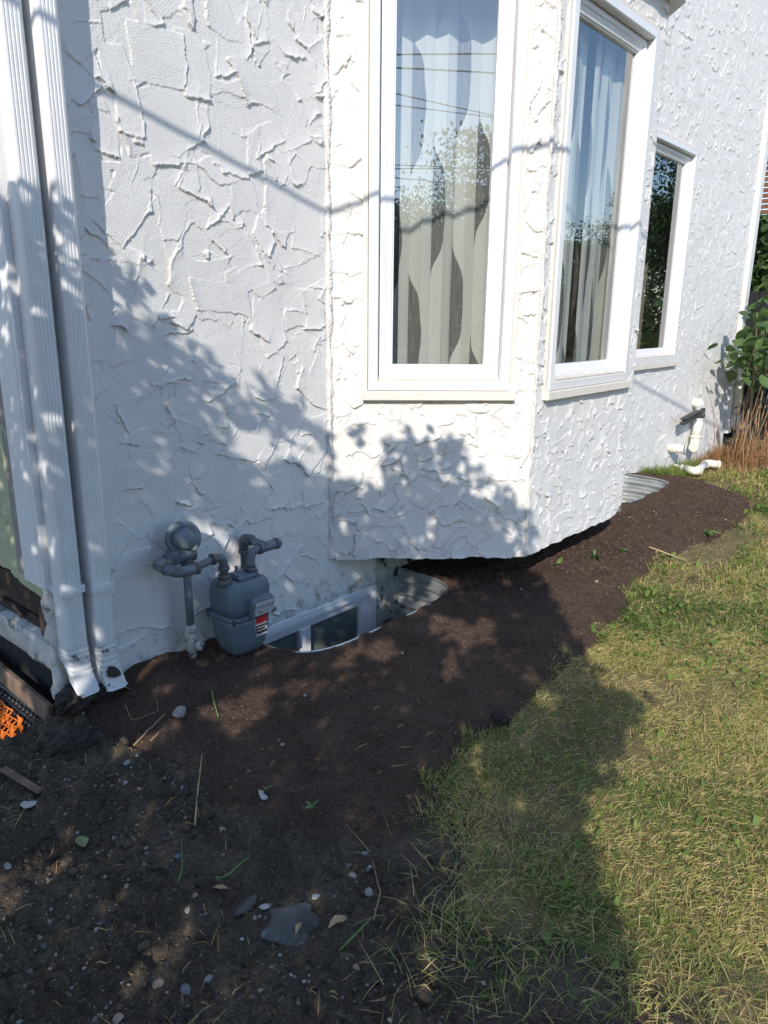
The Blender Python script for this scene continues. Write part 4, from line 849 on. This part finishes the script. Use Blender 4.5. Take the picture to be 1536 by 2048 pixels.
def tint1(x, y, rg):
    p = .5+.45*fbm(x*3.1+3, y*3.1, 4, 41); return np.clip(np.where(rg.random(len(x)) < .30+.4*(p-.5), .75+.25*rg.random(len(x)), p*.58+rg.normal(0, .15, len(x))-.02), 0, 1)
cone = lambda x, y: (y > (x-.9)*.0+(.16+.30*x-.32-.25*x*0)*0-.3) 
def vis(x, y): return np.where(y > x*.235-.30, 1., .42*(y > x*.235-1.5))*(y < 2.3) 
scatter_grass('lawn_grass', 290000, (1.0, 3.3), (-.9, 1.5), lambda x, y: lawn_mask(x, y)*vis(x, y)*.62, (.016, .050), (.0011, .0025), 1, M['grass'], tint1, (.55, 1.55), label='short matted green and straw lawn grass near the camera', cat='grass')
scatter_grass('lawn_grass', 200000, (3.3, 6.2), (-.5, 2.28), lambda x, y: lawn_mask(x, y)*vis(x, y)*.62, (.020, .062), (.0022, .0042), 2, M['grass'], tint1, (.45, 1.5), label='lawn grass beside the middle of the soil bed', cat='grass')
scatter_grass('lawn_grass', 130000, (6.2, 13), (-.2, 2.9), lambda x, y: np.where(y < 2.28, lawn_mask(np.minimum(x, 20), y), (x > 8.2))*vis(x, y)*.7, (.025, .07), (.004, .008), 3, M['grass'], tint1, (.3, 1.4), label='farther lawn grass around the loose pipe and bush', cat='grass')
# longer straggling grass at the lawn's edge and sparse tufts in the dirt
def edge_mask(x, y):
    e = lawn_edge(x, y)+.10*fbm(x*8, y*8, 3, 30); a_ = np.exp(-((e-.06)/.14)**2)*(x < 1.6)*(~inpoly(x, y, BED))*(y < 1.1)
    t_ = sstep(.45, .8, fbm(x*5, y*5, 2, 52))*.10*(x < 1.15)*(y < 2.1)*(~inpoly(x, y, BED)); return np.clip(a_*.75+t_, 0, 1)
scatter_grass('straggling_grass', 10500, (.3, 1.7), (.1, 2.1), edge_mask, (.035, .115), (.0012, .0027), 4, M['grass'], lambda x, y, rg: np.clip(np.where(rg.random(len(x)) < .55, .72+.2*rg.random(len(x)), .2+.25*rg.random(len(x))), 0, 1), (.6, 1.5), label='long straggling grass trailing from lawn onto the dirt', cat='grass')
def wtuft(x, y): return ((np.abs(x-6.45) < .6) & (y > 2.1) & (y < 2.28))*.9*(x > 5.75)
scatter_grass('wall_grass', 4200, (5.7, 7.1), (2.05, 2.29), wtuft, (.05, .16), (.003, .006), 5, M['grass'], lambda x, y, rg: np.clip(.12+.3*rg.random(len(x)), 0, 1), (.2, 1.2), label='taller green grass along the foot of the far wall', cat='grass')
M['drygrass'] = attr_mat('russet_dry_grass', [(0, (.22, .12, .05)), (.5, (.38, .2, .09)), (1, (.46, .33, .16))], .7, trans=.15)
scatter_grass('dry_grass', 12000, (6.9, 9.1), (1.55, 2.28), lambda x, y: np.exp(-((x-7.9)/.75)**2)*sstep(1.55, 1.9, y), (.05, .16), (.003, .006), 6, M['drygrass'], lambda x, y, rg: rg.random(len(x)), (.2, 1.4), label='russet dry grass matted around the foot of the bush', cat='grass')
scatter_grass('straw_litter', 2600, (.3, 2.2), (.3, 2.2), lambda x, y: np.where(inpoly(x, y, BED), .06*(y < 1.7), sstep(.1, -.1, lawn_edge(x, y))*.55*np.clip(.4+fbm(x*5, y*5, 2, 8), 0, 1)), (.02, .07), (.0012, .0028), 14, M['drygrass'], lambda x, y, rg: .4+.6*rg.random(len(x)), (1.35, 1.62), label='scraps of straw and dead grass lying on the dirt', cat='litter')
# round clover and broad weed leaves in the lawn
def clover(N, seed):
    rg = np.random.default_rng(seed); x = rg.uniform(1.2, 7.5, N); y = rg.uniform(.2, 2.2, N); k = (rg.random(N) < lawn_mask(x, y)*vis(x, y)*np.clip(.25+.9*fbm(x*1.6, y*1.6, 2, 60), 0.03, 1)); x, y = x[k], y[k]; n = len(x)
    r = rg.uniform(.004, .010, n)*(1+.14*x); z = gz(x, y)+rg.uniform(.012, .035, n); a0 = rg.uniform(0, 6.28, n); tx, ty = rg.normal(0, .6, n), rg.normal(0, .35, n); V_ = []
    for j in range(6):
        a_ = a0+j*PI/3; rr = r*np.where(j == 0, 1.35, 1); dx, dy = rr*np.cos(a_), rr*np.sin(a_)*.8; V_.append(np.stack([x+dx, y+dy, z+dx*tx+dy*ty], -1))
    V_ = np.stack(V_, 1).reshape(-1, 3); b = np.arange(n)[:, None]*6
    return link('clover', npmesh('clover', V_, [b+np.array([0, 1, 2, 3]), b+np.array([0, 3, 4, 5])], False, {'tint': np.repeat(np.clip(.08+.25*rg.random(n), 0, 1), 6)}), M['grass'], kind='stuff', label='small round clover and weed leaves among the lawn grass', cat='clover')
clover(5200, 71)

# ------------------------------------------------------------------ crumbs, gravel, stones
ICO = None
def icos(sub):
    import bmesh
    bm = bmesh.new(); bmesh.ops.create_icosphere(bm, subdivisions=sub, radius=1); bm.verts.ensure_lookup_table(); V_ = np.array([v.co[:] for v in bm.verts]); F_ = np.array([[v.index for v in f.verts] for f in bm.faces]); bm.free(); return V_, F_
I1, F1 = icos(1); I2, F2 = icos(3); I3, F3 = icos(5)
OCT = np.array([(1, 0, 0), (-1, 0, 0), (0, 1, 0), (0, -1, 0), (0, 0, 1), (0, 0, -1)], float); OF = np.array([(0, 2, 4), (2, 1, 4), (1, 3, 4), (3, 0, 4), (2, 0, 5), (1, 2, 5), (3, 1, 5), (0, 3, 5)])
def lumps(name, N, xr, yr, dens, rr, seed, mat, tintf, shape=(OCT, OF), power=3., label=None, cat=None, jit=.35, flat=False):
    rg = np.random.default_rng(seed); x = rg.uniform(*xr, N); y = rg.uniform(*yr, N); k = rg.random(N) < dens(x, y); x, y = x[k], y[k]; n = len(x)
    B, Fc = shape; r = rr[0]+(rr[1]-rr[0])*rg.random(n)**power; S_ = r[:, None]*rg.uniform(.6, 1.25, (n, 3)); S_[:, 2] *= .75
    V_ = B[None]*(1+rg.uniform(-jit, jit, (n, len(B), 1)))*S_[:, None]; a_ = rg.uniform(0, 6.28, n); c_, s_ = np.cos(a_)[:, None], np.sin(a_)[:, None]
    X_ = V_[..., 0]*c_-V_[..., 1]*s_+x[:, None]; Y_ = V_[..., 0]*s_+V_[..., 1]*c_+y[:, None]; Z_ = V_[..., 2]+(gz(x, y)-r*.05)[:, None]
    b = np.arange(n)[:, None, None]*len(B); me = npmesh(name, np.stack([X_, Y_, Z_], -1).reshape(-1, 3), (b+Fc[None]).reshape(-1, 3), shape[0] is not OCT and not flat, {'tint': np.repeat(tintf(x, y, rg), len(B))})
    return link(name, me, mat, kind='stuff', label=label, cat=cat)
M['crumb'] = attr_mat('soil_crumb', [(0, (.053, .035, .026)), (.6, (.108, .071, .053)), (.93, (.12, .085, .07)), (.95, (.32, .28, .24)), (1, (.5, .47, .43))], .95, spec=.1, bump=.6)
M['gravel'] = attr_mat('mixed_gravel', [(0, (.056, .044, .032)), (.45, (.125, .10, .075)), (.7, (.20, .17, .15)), (.88, (.30, .22, .17)), (1, (.42, .40, .37))], .9, spec=.2, bump=.4)
bedin = lambda x, y: inpoly(x, y, BED)*1.*(np.minimum(wellr(x, y, WELLS[0]), wellr(x, y, WELLS[1])) > 1.03)
lumps('soil_crumbs', 26000, (1.0, 3.4), (1.05, 2.29), lambda x, y: bedin(x, y)*.9, (.0012, .0085), 81, M['crumb'], lambda x, y, rg: rg.random(len(x))*.94*np.where(rg.random(len(x)) < .006, 0, 1)+np.where(rg.random(len(x)) < .010, 1, 0)*.06, label='loose crumbs of topsoil on the near part of the bed', cat='soil')
lumps('soil_crumbs', 22000, (3.4, 6.6), (1.25, 2.29), lambda x, y: bedin(x, y)*.9, (.002, .013), 82, M['crumb'], lambda x, y, rg: np.where(rg.random(len(x)) < .0015, .97, rg.random(len(x))*.90), label='loose crumbs of topsoil on the far part of the bed', cat='soil')
dirtin = lambda x, y: (~inpoly(x, y, BED))*sstep(.12, -.12, lawn_edge(x, y))*1.
lumps('gravel', 42000, (-.5, 1.5), (.25, 2.28), lambda x, y: dirtin(x, y)*np.clip(.5+.6*fbm(x*4, y*4, 2, 90), .08, 1), (.0010, .0068), 83, M['gravel'], lambda x, y, rg: np.clip(rg.random(len(x))**1.7, 0, 1), (I1, F1), 3.2, 'fine gravel and crumbs scattered over the dark dirt', 'gravel', .22)
lumps('dirt_clods', 7600, (-.5, 1.5), (.5, 2.32), lambda x, y: dirtin(x, y)*np.clip(.5+.8*fbm(x*4+3, y*4, 2, 91), .05, 1), (.002, .016), 84, M['gravel'], lambda x, y, rg: rg.random(len(x))*.34, (I1, F1), 4.5, 'small dark clods in the rough dirt', 'soil', .42, True)
lumps('lawn_crumbs', 2600, (1.2, 5.5), (.2, 1.5), lambda x, y: lawn_mask(x, y)*.5, (.001, .006), 85, M['gravel'], lambda x, y, rg: rg.random(len(x))**2, (OCT, OF), 2.5, 'crumbs of earth between the lawn grass', 'soil')
def rock(name, x, y, s, mat, seed, flat=.6, sink=.25, rz=0, tilt=0, dz=0, rough=0., **k):
    rg = np.random.default_rng(seed); I_, F_ = (I3, F3) if rough else (I2, F2); d = I_@rg.normal(0, 1, (3, 7)); f_ = 1+.10*np.sin(d*2.1+rg.uniform(0, 6, 7)).sum(1)/2+.05*np.sin(d*6).sum(1)/2
    cut = rg.normal(0, 1, (7, 3)); cut /= np.linalg.norm(cut, axis=1)[:, None]
    U_ = I_*f_[:, None]
    for c in cut: p = U_@c; U_ = U_-np.clip(p-.74, 0, 9)[:, None]*c
    if rough: U_ = U_*(1+rough*fbm(U_[:, 0]*2.6+seed, U_[:, 1]*2.6+U_[:, 2]*2.1, 5, seed, .6))[:, None]
    V_ = U_*np.array(s)/2; V_[:, 2] *= flat
    o = link(name, npmesh(name, V_, F_), mat, **k); o.location = (x, y, float(gz(x, y))+s[2]*flat*(.5-sink)+dz); o.rotation_euler = (tilt, tilt*.5, rz); return o
rock('flat_rock', .935, 1.085, (.155, .13, .045), M['slab'], 3, .55, .52, .4, 0, rough=.06, label='large flat dark grey rock half sunk in the dirt', cat='rock')
rock('rock', .90, 1.20, (.075, .035, .03), M['slab'], 4, .6, .62, .2, rough=.12, label='thin grey rock sliver just above the large flat rock', cat='rock')
rock('mortar_lump', 1.2, 1.90, (.052, .038, .05), M['stone'], 5, .8, .2, .5, label='grey mortar lump on dark soil near the twig', cat='rubble')
rock('earth_clod', 1.00, 2.22, (.13, .12, .11), M['clod'], 6, .8, rough=.3, sink=.35, rz=.3, dz=.02, label='big pale flecked clod at the house corner under the left downspout', cat='clod')
rock('earth_clod', .93, 2.08, (.15, .13, .11), M['clod'], 7, .75, .35, .9, rough=.28, label='big rounded dark clod in front of the corner clod', cat='clod')
rock('earth_clod', 1.085, 2.20, (.09, .07, .06), M['clod'], 8, .8, .3, 0, rough=.3, dz=.02, label='small dark clod right below the left downspout mouth', cat='clod')
rock('earth_clod', 2.03, 1.19, (.085, .065, .06), M['clod'], 9, .8, .3, .6, rough=.3, label='lone black clod at the edge of the lawn and soil', cat='clod')
rock('earth_clod', 1.335, .96, (.04, .032, .03), M['clod'], 10, .8, .45, .2, label='small dark lump at the grass edge below the bed', cat='clod')
rock('stone', .64, 1.17, (.030, .024, .024), M['stone_warm'], 11, .8, .40, .4, label='roundest tan stone near the bottom left of the dirt', cat='stone')
rock('stone', .67, 1.11, (.028, .022, .02), M['stone_blue'], 12, .8, .40, 1.2, label='blue grey stone at the bottom of the dirt', cat='stone')
rock('stone', .72, 1.10, (.022, .018, .018), M['stone'], 13, .8, .40, .2, label='small white egg shaped stone right of the blue grey stone', cat='stone')
rock('stone', .99, 1.88, (.028, .022, .02), M['stone'], 14, .8, .40, .2, label='pale stone on the dirt left of the mortar lump', cat='stone')
rock('stone', .54, 1.16, (.028, .024, .022), M['stone_warm'], 15, .8, .40, .2, label='tan stone at the bottom edge of the photo', cat='stone')
rock('stone', 1.12, 1.0, (.03, .022, .022), M['stone'], 16, .8, .2, .8, label='white crumbly stone among the straggling grass', cat='stone')
rgs = random.Random(21); sp = []
for k in range(400):
    x, y = rgs.uniform(.4, 1.35), rgs.uniform(.8, 2.1)
    if inpoly(np.array(x), np.array(y), BED) or float(lawn_edge(np.array(x), np.array(y))) > -.02: continue
    sp.append((x, y))
    if len(sp) >= 34: break
for k, (x, y) in enumerate(sp):
    s_ = rgs.uniform(.008, .018); rock('stone', x, y, (s_*1.3, s_, s_), (M['stone'], M['stone_warm'], M['slab'], M['stone_blue'])[k % 4], 100+k, .75, .42, rgs.uniform(0, 3), label='small pebble lying loose on the dark dirt', cat='stone', group='pebbles on the dark dirt')
sp = []
while len(sp) < 6:
    x, y = rgs.uniform(1.3, 5.8), rgs.uniform(1.3, 1.85)
    if float(bedin(np.array(x), np.array(y))) > 0: sp.append((x, y))
for k, (x, y) in enumerate(sp): rock('stone', x, y, (.017, .013, .012), M['stone'], 200+k, .75, .1, rgs.uniform(0, 3), label='single pale pebble on the raked brown soil', cat='stone', group='pebbles on the raked soil')
# litter: chips, twigs, leaves, weeds
def chip(name, x, y, r, mat, seed, label, cat, tilt=(.1, .1)):
    mb = MB(); plate(mb, (0, 0, 0), r, (tilt[0], tilt[1], 1), .003, 8, seed); o = mb.build(name, mat, label=label, cat=cat); o.location = (x, y, float(gz(x, y))+.008); return o
chip('paint_chip', .70, 1.90, .022, M['chip'], 1, 'white flake of paint at the left of the dirt', 'paint chip')
chip('paint_chip', 1.15, 1.43, .017, M['chip'], 2, 'white upright flake at the dirt edge of the bed', 'paint chip', (.5, -.4))
chip('paint_chip', 1.03, 1.09, .014, M['chip'], 3, 'white flake beside the large flat rock', 'paint chip', (.2, .3))
chip('paint_chip', .93, 1.17, .013, M['chip'], 4, 'cream flake just left of the large flat rock', 'paint chip')
chip('wood_chip', 1.185, 2.2, .020, M['twig'], 5, 'small brown wood chip below the right downspout', 'wood chip', (.8, .2))
def stick(name, pts, r, mat, label, cat):
    mb = MB(); P = [Vector((x, y, float(gz(x, y))+dz)) for x, y, dz in pts]; Pi = []
    for i in range(len(P)-1): Pi += [P[i].lerp(P[i+1], t)+Vector((0, 0, .003*math.sin(t*9+i))) for t in (0, .33, .66)]
    Pi.append(P[-1]); n = len(Pi); mb.tube(Pi, [r*(1-.55*i/n) for i in range(n)], 6); mb.build(name, mat, label=label, cat=cat)
stick('twig', [(1.05, 1.94, .004), (1.10, 1.935, .012), (1.17, 1.94, .016)], .0034, M['twig'], 'short dry twig on the dirt by the mortar lump', 'twig')
stick('twig', [(1.09, 1.905, .004), (1.12, 1.90, .008)], .0035, M['twig'], 'stubby twig piece just below the longer twig', 'twig')
stick('straw_stalk', [(.975, 1.51, .006), (1.06, 1.61, .018), (1.14, 1.70, .012)], .0028, M['straw'], 'long straw stalk lying up the left edge of the bed', 'stalk')
stick('green_stem', [(1.35, 1.93, .004), (1.31, 1.87, .02), (1.27, 1.79, .006)], .0036, M['greenstem'], 'short green stem on the dark soil', 'stem')
stick('green_stem', [(.89, 1.30, .004), (.905, 1.29, .006), (.97, 1.28, .03)], .0035, M['greenstem'], 'bent pale green stem beside the tan leaf', 'stem')
stick('green_stem', [(.955, .94, .004), (1.05, .93, .02)], .0028, M['greenstem'], 'straight green grass stem right of the flat rock', 'stem')
stick('bare_stick', [(4.15, 1.51, .01), (4.25, 1.31, .012)], .0055, M['straw'], 'bare pale stick on the soil below the far window well', 'stick')
stick('thin_root', [(1.12, 2.1, .03), (1.10, 2.03, .015), (1.17, 1.98, .01), (1.20, 2.04, .012)], .0016, M['twig'], 'thin curled root on the soil below the downspouts', 'root')
stick('dry_vine', [(1.06, .93, .01), (1.13, .97, .02), (1.2, 1.06, .012)], .0022, M['twig'], 'crooked dry vine running to the grass edge', 'vine')
stick('green_stem', [(.82, 1.36, .004), (.86, 1.40, .012), (.90, 1.46, .02)], .0018, M['greenstem'], 'thin curved grass stem in the middle of the dirt', 'stem')
def deadleaf(x, y, L_, W_, mat, seed, rz, label):
    o = link('fallen_leaf', leaf_mesh('fallen_leaf', L_, W_, seed, mat, .5), None, label=label, cat='leaf'); o.location = (x, y, float(gz(x, y))+.012); o.rotation_euler = (.1, .15, rz)
deadleaf(.72, 1.63, .055, .035, M['paleleaf'], 1, -.3, 'pale green fallen leaf on the left of the dirt')
deadleaf(.89, 1.26, .035, .018, M['tanleaf'], 2, .5, 'tan dead leaf below the bent green stem')
deadleaf(1.02, .98, .045, .03, M['tanleaf'], 3, 1.2, 'curled tan leaf at the right of the flat rock')
deadleaf(.95, 1.06, .03, .014, M['tanleaf'], 4, 2.0, 'narrow cream dead leaf beside the flat rock')
WL = [leaf_mesh('weed_leaf_%s' % 'ab'[k], .05+.02*k, .022+.008*k, 10+k, M['weedleaf'], .3) for k in range(2)]
def weed(x, y, n, s, label, seed):
    e = empty('weed', (x, y, float(gz(x, y))), label=label, cat='weed'); rg = random.Random(seed)
    for k in range(n):
        o = link('leaf', WL[k % 2], None, e); o.rotation_euler = (rg.uniform(.2, .9), rg.uniform(-.3, .3), k*2*PI/n+rg.uniform(-.3, .3)); q_ = s*rg.uniform(.6, 1.1); o.scale = (q_,)*3; o.location = (0, 0, rg.uniform(0, .03)*s)
weed(3.67, 1.63, 9, 1.1, 'leafy green weed sprouting in the middle of the soil', 1); weed(3.92, 1.58, 5, .8, 'slanted small weed right of the leafy one', 2); weed(4.79, 1.38, 9, 1.2, 'pale broad weed at the lawn edge below the far well', 3)
weed(3.43, 1.72, 4, .8, 'tiny weed left of the leafy one on the soil', 4); weed(1.2, 1.28, 4, .5, 'tiny green sprout at the bottom edge of the bed', 5); weed(1.17, 1.44, 3, .45, 'tiny sprout beside the upright white flake', 6)
weed(7.15, 2.245, 6, .9, 'small green sprig on the far wall right of the drain pipe', 8)
# ------------------------------------------------------------------ the tree overhead that shades the left half
S = np.array(TOSUN); A = np.cross([0, 0, 1], S); A /= np.linalg.norm(A); B = np.cross(S, A)
CROWN = [(.31, .30), (.31, .68), (.33, .77), (.31, .87), (.27, .99), (.30, 1.04), (.39, 1.10), (.45, 1.20), (.50, 1.29), (.60, 1.38), (.48, 1.36), (.43, 1.45), (.39, 1.59), (.34, 1.73), (.28, 1.87), (.21, 2.06), (.17, 2.17), (.08, 2.26), (-.09, 2.34),
         (-.13, 2.41), (-.21, 2.44), (-.36, 2.45), (-.45, 2.44), (-.51, 2.31), (-.61, 2.45), (-.66, 2.39), (-.79, 2.40), (-.88, 2.48), (-.96, 2.41), (-1.0, 2.34), (-1.04, 2.42), (-1.11, 2.46), (-1.2, 2.45), (-1.22, 2.56), (-1.36, 2.54), (-1.7, 2.4), (-2.4, 2.3), (-2.4, .25)]
rg = np.random.default_rng(5); N_ = 52000
u = rg.uniform(-2.4, .65, N_); v = rg.uniform(.25, 2.6, N_)
ok = inpoly(u+.02*rg.normal(size=N_), v+.02*rg.normal(size=N_), CROWN)
gap = fbm(u*7.5, v*7.5, 3, 77)
ok &= rg.random(N_) < np.clip(1.05-1.5*sstep(.34+.20*(v < 1.0), .75+.15*(v < 1.0), gap), .03, 1)
ed = np.min(np.stack([np.hypot(u-a_, v-b_) for a_, b_ in CROWN[15:34]]), 0)
ok &= ~((np.hypot(u+1.60, v-1.09) < .085) & (rg.random(N_) < .95))
ok &= rg.random(N_) < np.where(ed < .14, .40, np.where((u > .15) & (v < 1.5), 1.0, .72))
u, v = u[ok], v[ok]; n = len(u); t = rg.uniform(.15, 2.7, n)
Pc = u[:, None]*A+v[:, None]*B+t[:, None]*S
def infrust(P):
    d = P-np.array([0, 0, H]); zc = d@np.array(fwd); xc = d@np.array(r2); yc = d@np.array(u2)
    return (zc > -.05) & (np.abs(xc) < .5214*zc*1.10+.12) & (np.abs(yc) < .6952*zc*1.08+.12)
def blocked(P):
    bad = np.zeros(len(P), bool)
    for dx in (-1.3, -.65, 0, .65, 1.3):
        o_ = np.array([0, 0, H])+dx*np.array(rgt); bad |= infrust(P-dx*np.array(rgt)) | (np.linalg.norm(P-o_, axis=1) < 1.15)
        bad |= (np.hypot(P[:, 0]-o_[0], P[:, 1]-o_[1]) < 1.6) & (P[:, 2] < 2.15)
    return bad | (P[:, 2] < 1.9)
for _ in range(30):
    bad = blocked(Pc); t = np.where(bad, t+.22*rg.uniform(.6, 1.4, n), t); Pc = u[:, None]*A+v[:, None]*B+t[:, None]*S
gd = ~blocked(Pc); Pc = Pc[gd]; n = len(Pc)
def leafcloud(name, Pc, L_, W_, rg, mat, parent=None, **k):
    n = len(Pc); d = rg.normal(size=(n, 3)); d /= np.linalg.norm(d, axis=1)[:, None]; e = np.cross(d, rg.normal(size=(n, 3))); e /= np.linalg.norm(e, axis=1)[:, None]; s = rg.uniform(.7, 1.3, n)
    l_, w_ = (L_*s)[:, None], (W_*s)[:, None]
    V_ = np.stack([Pc-d*l_/2, Pc+e*w_/2-d*l_*.1, Pc+d*l_/2, Pc-e*w_/2-d*l_*.1], 1).reshape(-1, 3); b = np.arange(n)[:, None]*4
    return link(name, npmesh(name, V_, b+np.arange(4)[None], False, {'tint': np.repeat(rg.random(n), 4)}), mat, parent, **k)
M['treeleaf'] = attr_mat('tree_leaf', [(0, (.03, .06, .018)), (1, (.075, .12, .035))], .5, trans=.2)
tree = empty('shade_tree', (-1.9, .9, 0), label='leafy tree behind the camera that shades the left of the wall', cat='tree'); tree.location = (0, 0, 0)
leafcloud('crown', Pc, .068, .044, rg, M['treeleaf'], tree)
mb = MB(); fork = Vector((-2.3, .1, 2.3)); mb.tube([(-2.5, .0, -.1), (-2.45, .05, 1.1), fork], [.10, .085, .07], 10)
for q_ in ((-.6, .9, 2.7), (-1.2, 1.4, 2.85), (-1.4, -.2, 3.4), (-1.2, -1.0, 3.3), (-2.6, -1.3, 3.4), (-2.3, 1.6, 3.0)):
    mb.tube([fork, fork.lerp(Vector(q_), .5)+Vector((0, 0, .12)), q_], [.045, .028, .008], 7)
mb.build('trunk', M['bark'], tree)
# ------------------------------------------------------------------ overhead cables
def cable(p, d, r, label, L_=14, sag=.0):
    p, d = Vector(p), Vector(d).normalized(); mb = MB(); mb.tube([p+d*(L_*(i/16-.5))+Vector((0, 0, sag*((i/8-1)**2))) for i in range(17)], r, 8); mb.build('utility_cable', M['cable'], label=label, cat='cable', group='overhead utility cables')
n1 = Vector((.9653, 0, -.2612)).cross(Vector((.6736, -.6736, .3042))).normalized(); dcab = n1.cross(Vector((0, 0, 1))).normalized()
cable(Vector((1.95, 2.3, 1.905))+TOSUN*3.2, dcab, .0092, 'overhead cable that drops the long slanting shadow on the near wall')
for k, (dd, zz, az, sg) in enumerate(((9, 5.5, 108, .2), (9.3, 5.35, 110, .25), (11, 4.55, 142, .3), (11.2, 4.5, 136, .2), (10, 4.15, 122, .2), (14, 7.6, 136, .3), (14.3, 7.4, 137, .3))):
    c = Vector((-.62, -.78, 0))*dd; cable((c.x, c.y, zz), (math.cos(math.radians(az)), math.sin(math.radians(az)), .03*(-1)**k), .011 if k < 5 else .02, ['upper', 'second', 'third', 'fourth', 'fifth', 'sixth', 'lowest'][k]+' street cable mirrored in the narrow bay window', 46, sg)
# ------------------------------------------------------------------ trees across the street (seen mirrored in the glass)
def bgtree(x, y, h, r, seed, label, spruce=False):
    e = empty('spruce_tree' if spruce else 'street_tree', (x, y, 0), label=label, cat='tree', group='trees across the yard'); rg = np.random.default_rng(seed)
    if spruce:
        n = 16000; zz = rg.random(n)**1.5*h*.93+h*.07; rr = (1-zz/h)*r*np.sqrt(rg.random(n))*(.75+.35*np.sin(zz*5)); a_ = rg.uniform(0, 6.28, n); P = np.stack([rr*np.cos(a_), rr*np.sin(a_), zz-.2*rr], -1)
    else:
        n = 26000; cl = rg.normal(size=(26, 3))*np.array([r*.5, r*.5, h*.20])+np.array([0, 0, h*.60]); P = cl[rg.integers(0, 26, n)]+rg.normal(size=(n, 3))*r*.24
        low = rg.random(n) < .3; P[low, 2] = rg.uniform(.3, h*.5, low.sum())
    P[:, 2] = np.clip(P[:, 2], .1, h)
    leafcloud('crown', P, .30 if spruce else .13, .03 if spruce else .08, rg, M['treeleaf'], e)
    mb = MB(); mb.tube([(0, 0, -.2), (.05, 0, h*.4), (0, .05, h*.75)], [.2, .15, .05], 8); mb.build('trunk', M['bark'], e)
for k, (az, dd, h_, r_) in enumerate(((197, 20, 5.0, 2.5), (207, 23, 6.0, 2.8), (215, 20, 5.0, 2.6), (222, 24, 5.6, 2.8), (229, 20, 4.9, 2.4), (236, 23, 6.0, 2.8), (243, 20, 6.6, 2.8), (251, 22, 7.4, 3.0), (262, 22, 6.2, 2.9))):
    bgtree(dd*math.cos(math.radians(az)), dd*math.sin(math.radians(az)), h_, r_, 300+k, ['first', 'second', 'third', 'fourth', 'fifth', 'sixth', 'seventh', 'eighth', 'ninth'][k]+' bushy tree of the row behind the camera, counted from its west end')
for k, (x, y, h_, r_) in enumerate(((17, -3.8, 6.6, 1.5), (16, -9.5, 3.2, 2.2), (24, -9, 3.6, 2.4), (24, -4.0, 9.5, 1.8), (30, -11, 5, 3.2))):
    bgtree(x, y, h_, r_, 400+k, ['pointed spruce mirrored in the wide bay window', 'low bushy tree beside the mirrored spruce', 'bushy tree behind the mirrored spruce', 'bushy tree mirrored in the window beyond the bay', 'tall bushy tree farthest down the yard'][k], k == 0)
for k, (x, y, h_, r_) in enumerate(((10.7, 3.0, 2.55, .8), (11.6, 2.2, 2.3, .8))): bgtree(x, y, h_, r_, 500+k, ['dark shrubby tree behind the fence, next to the house', 'dark shrubby tree behind the fence, farther from the house'][k])
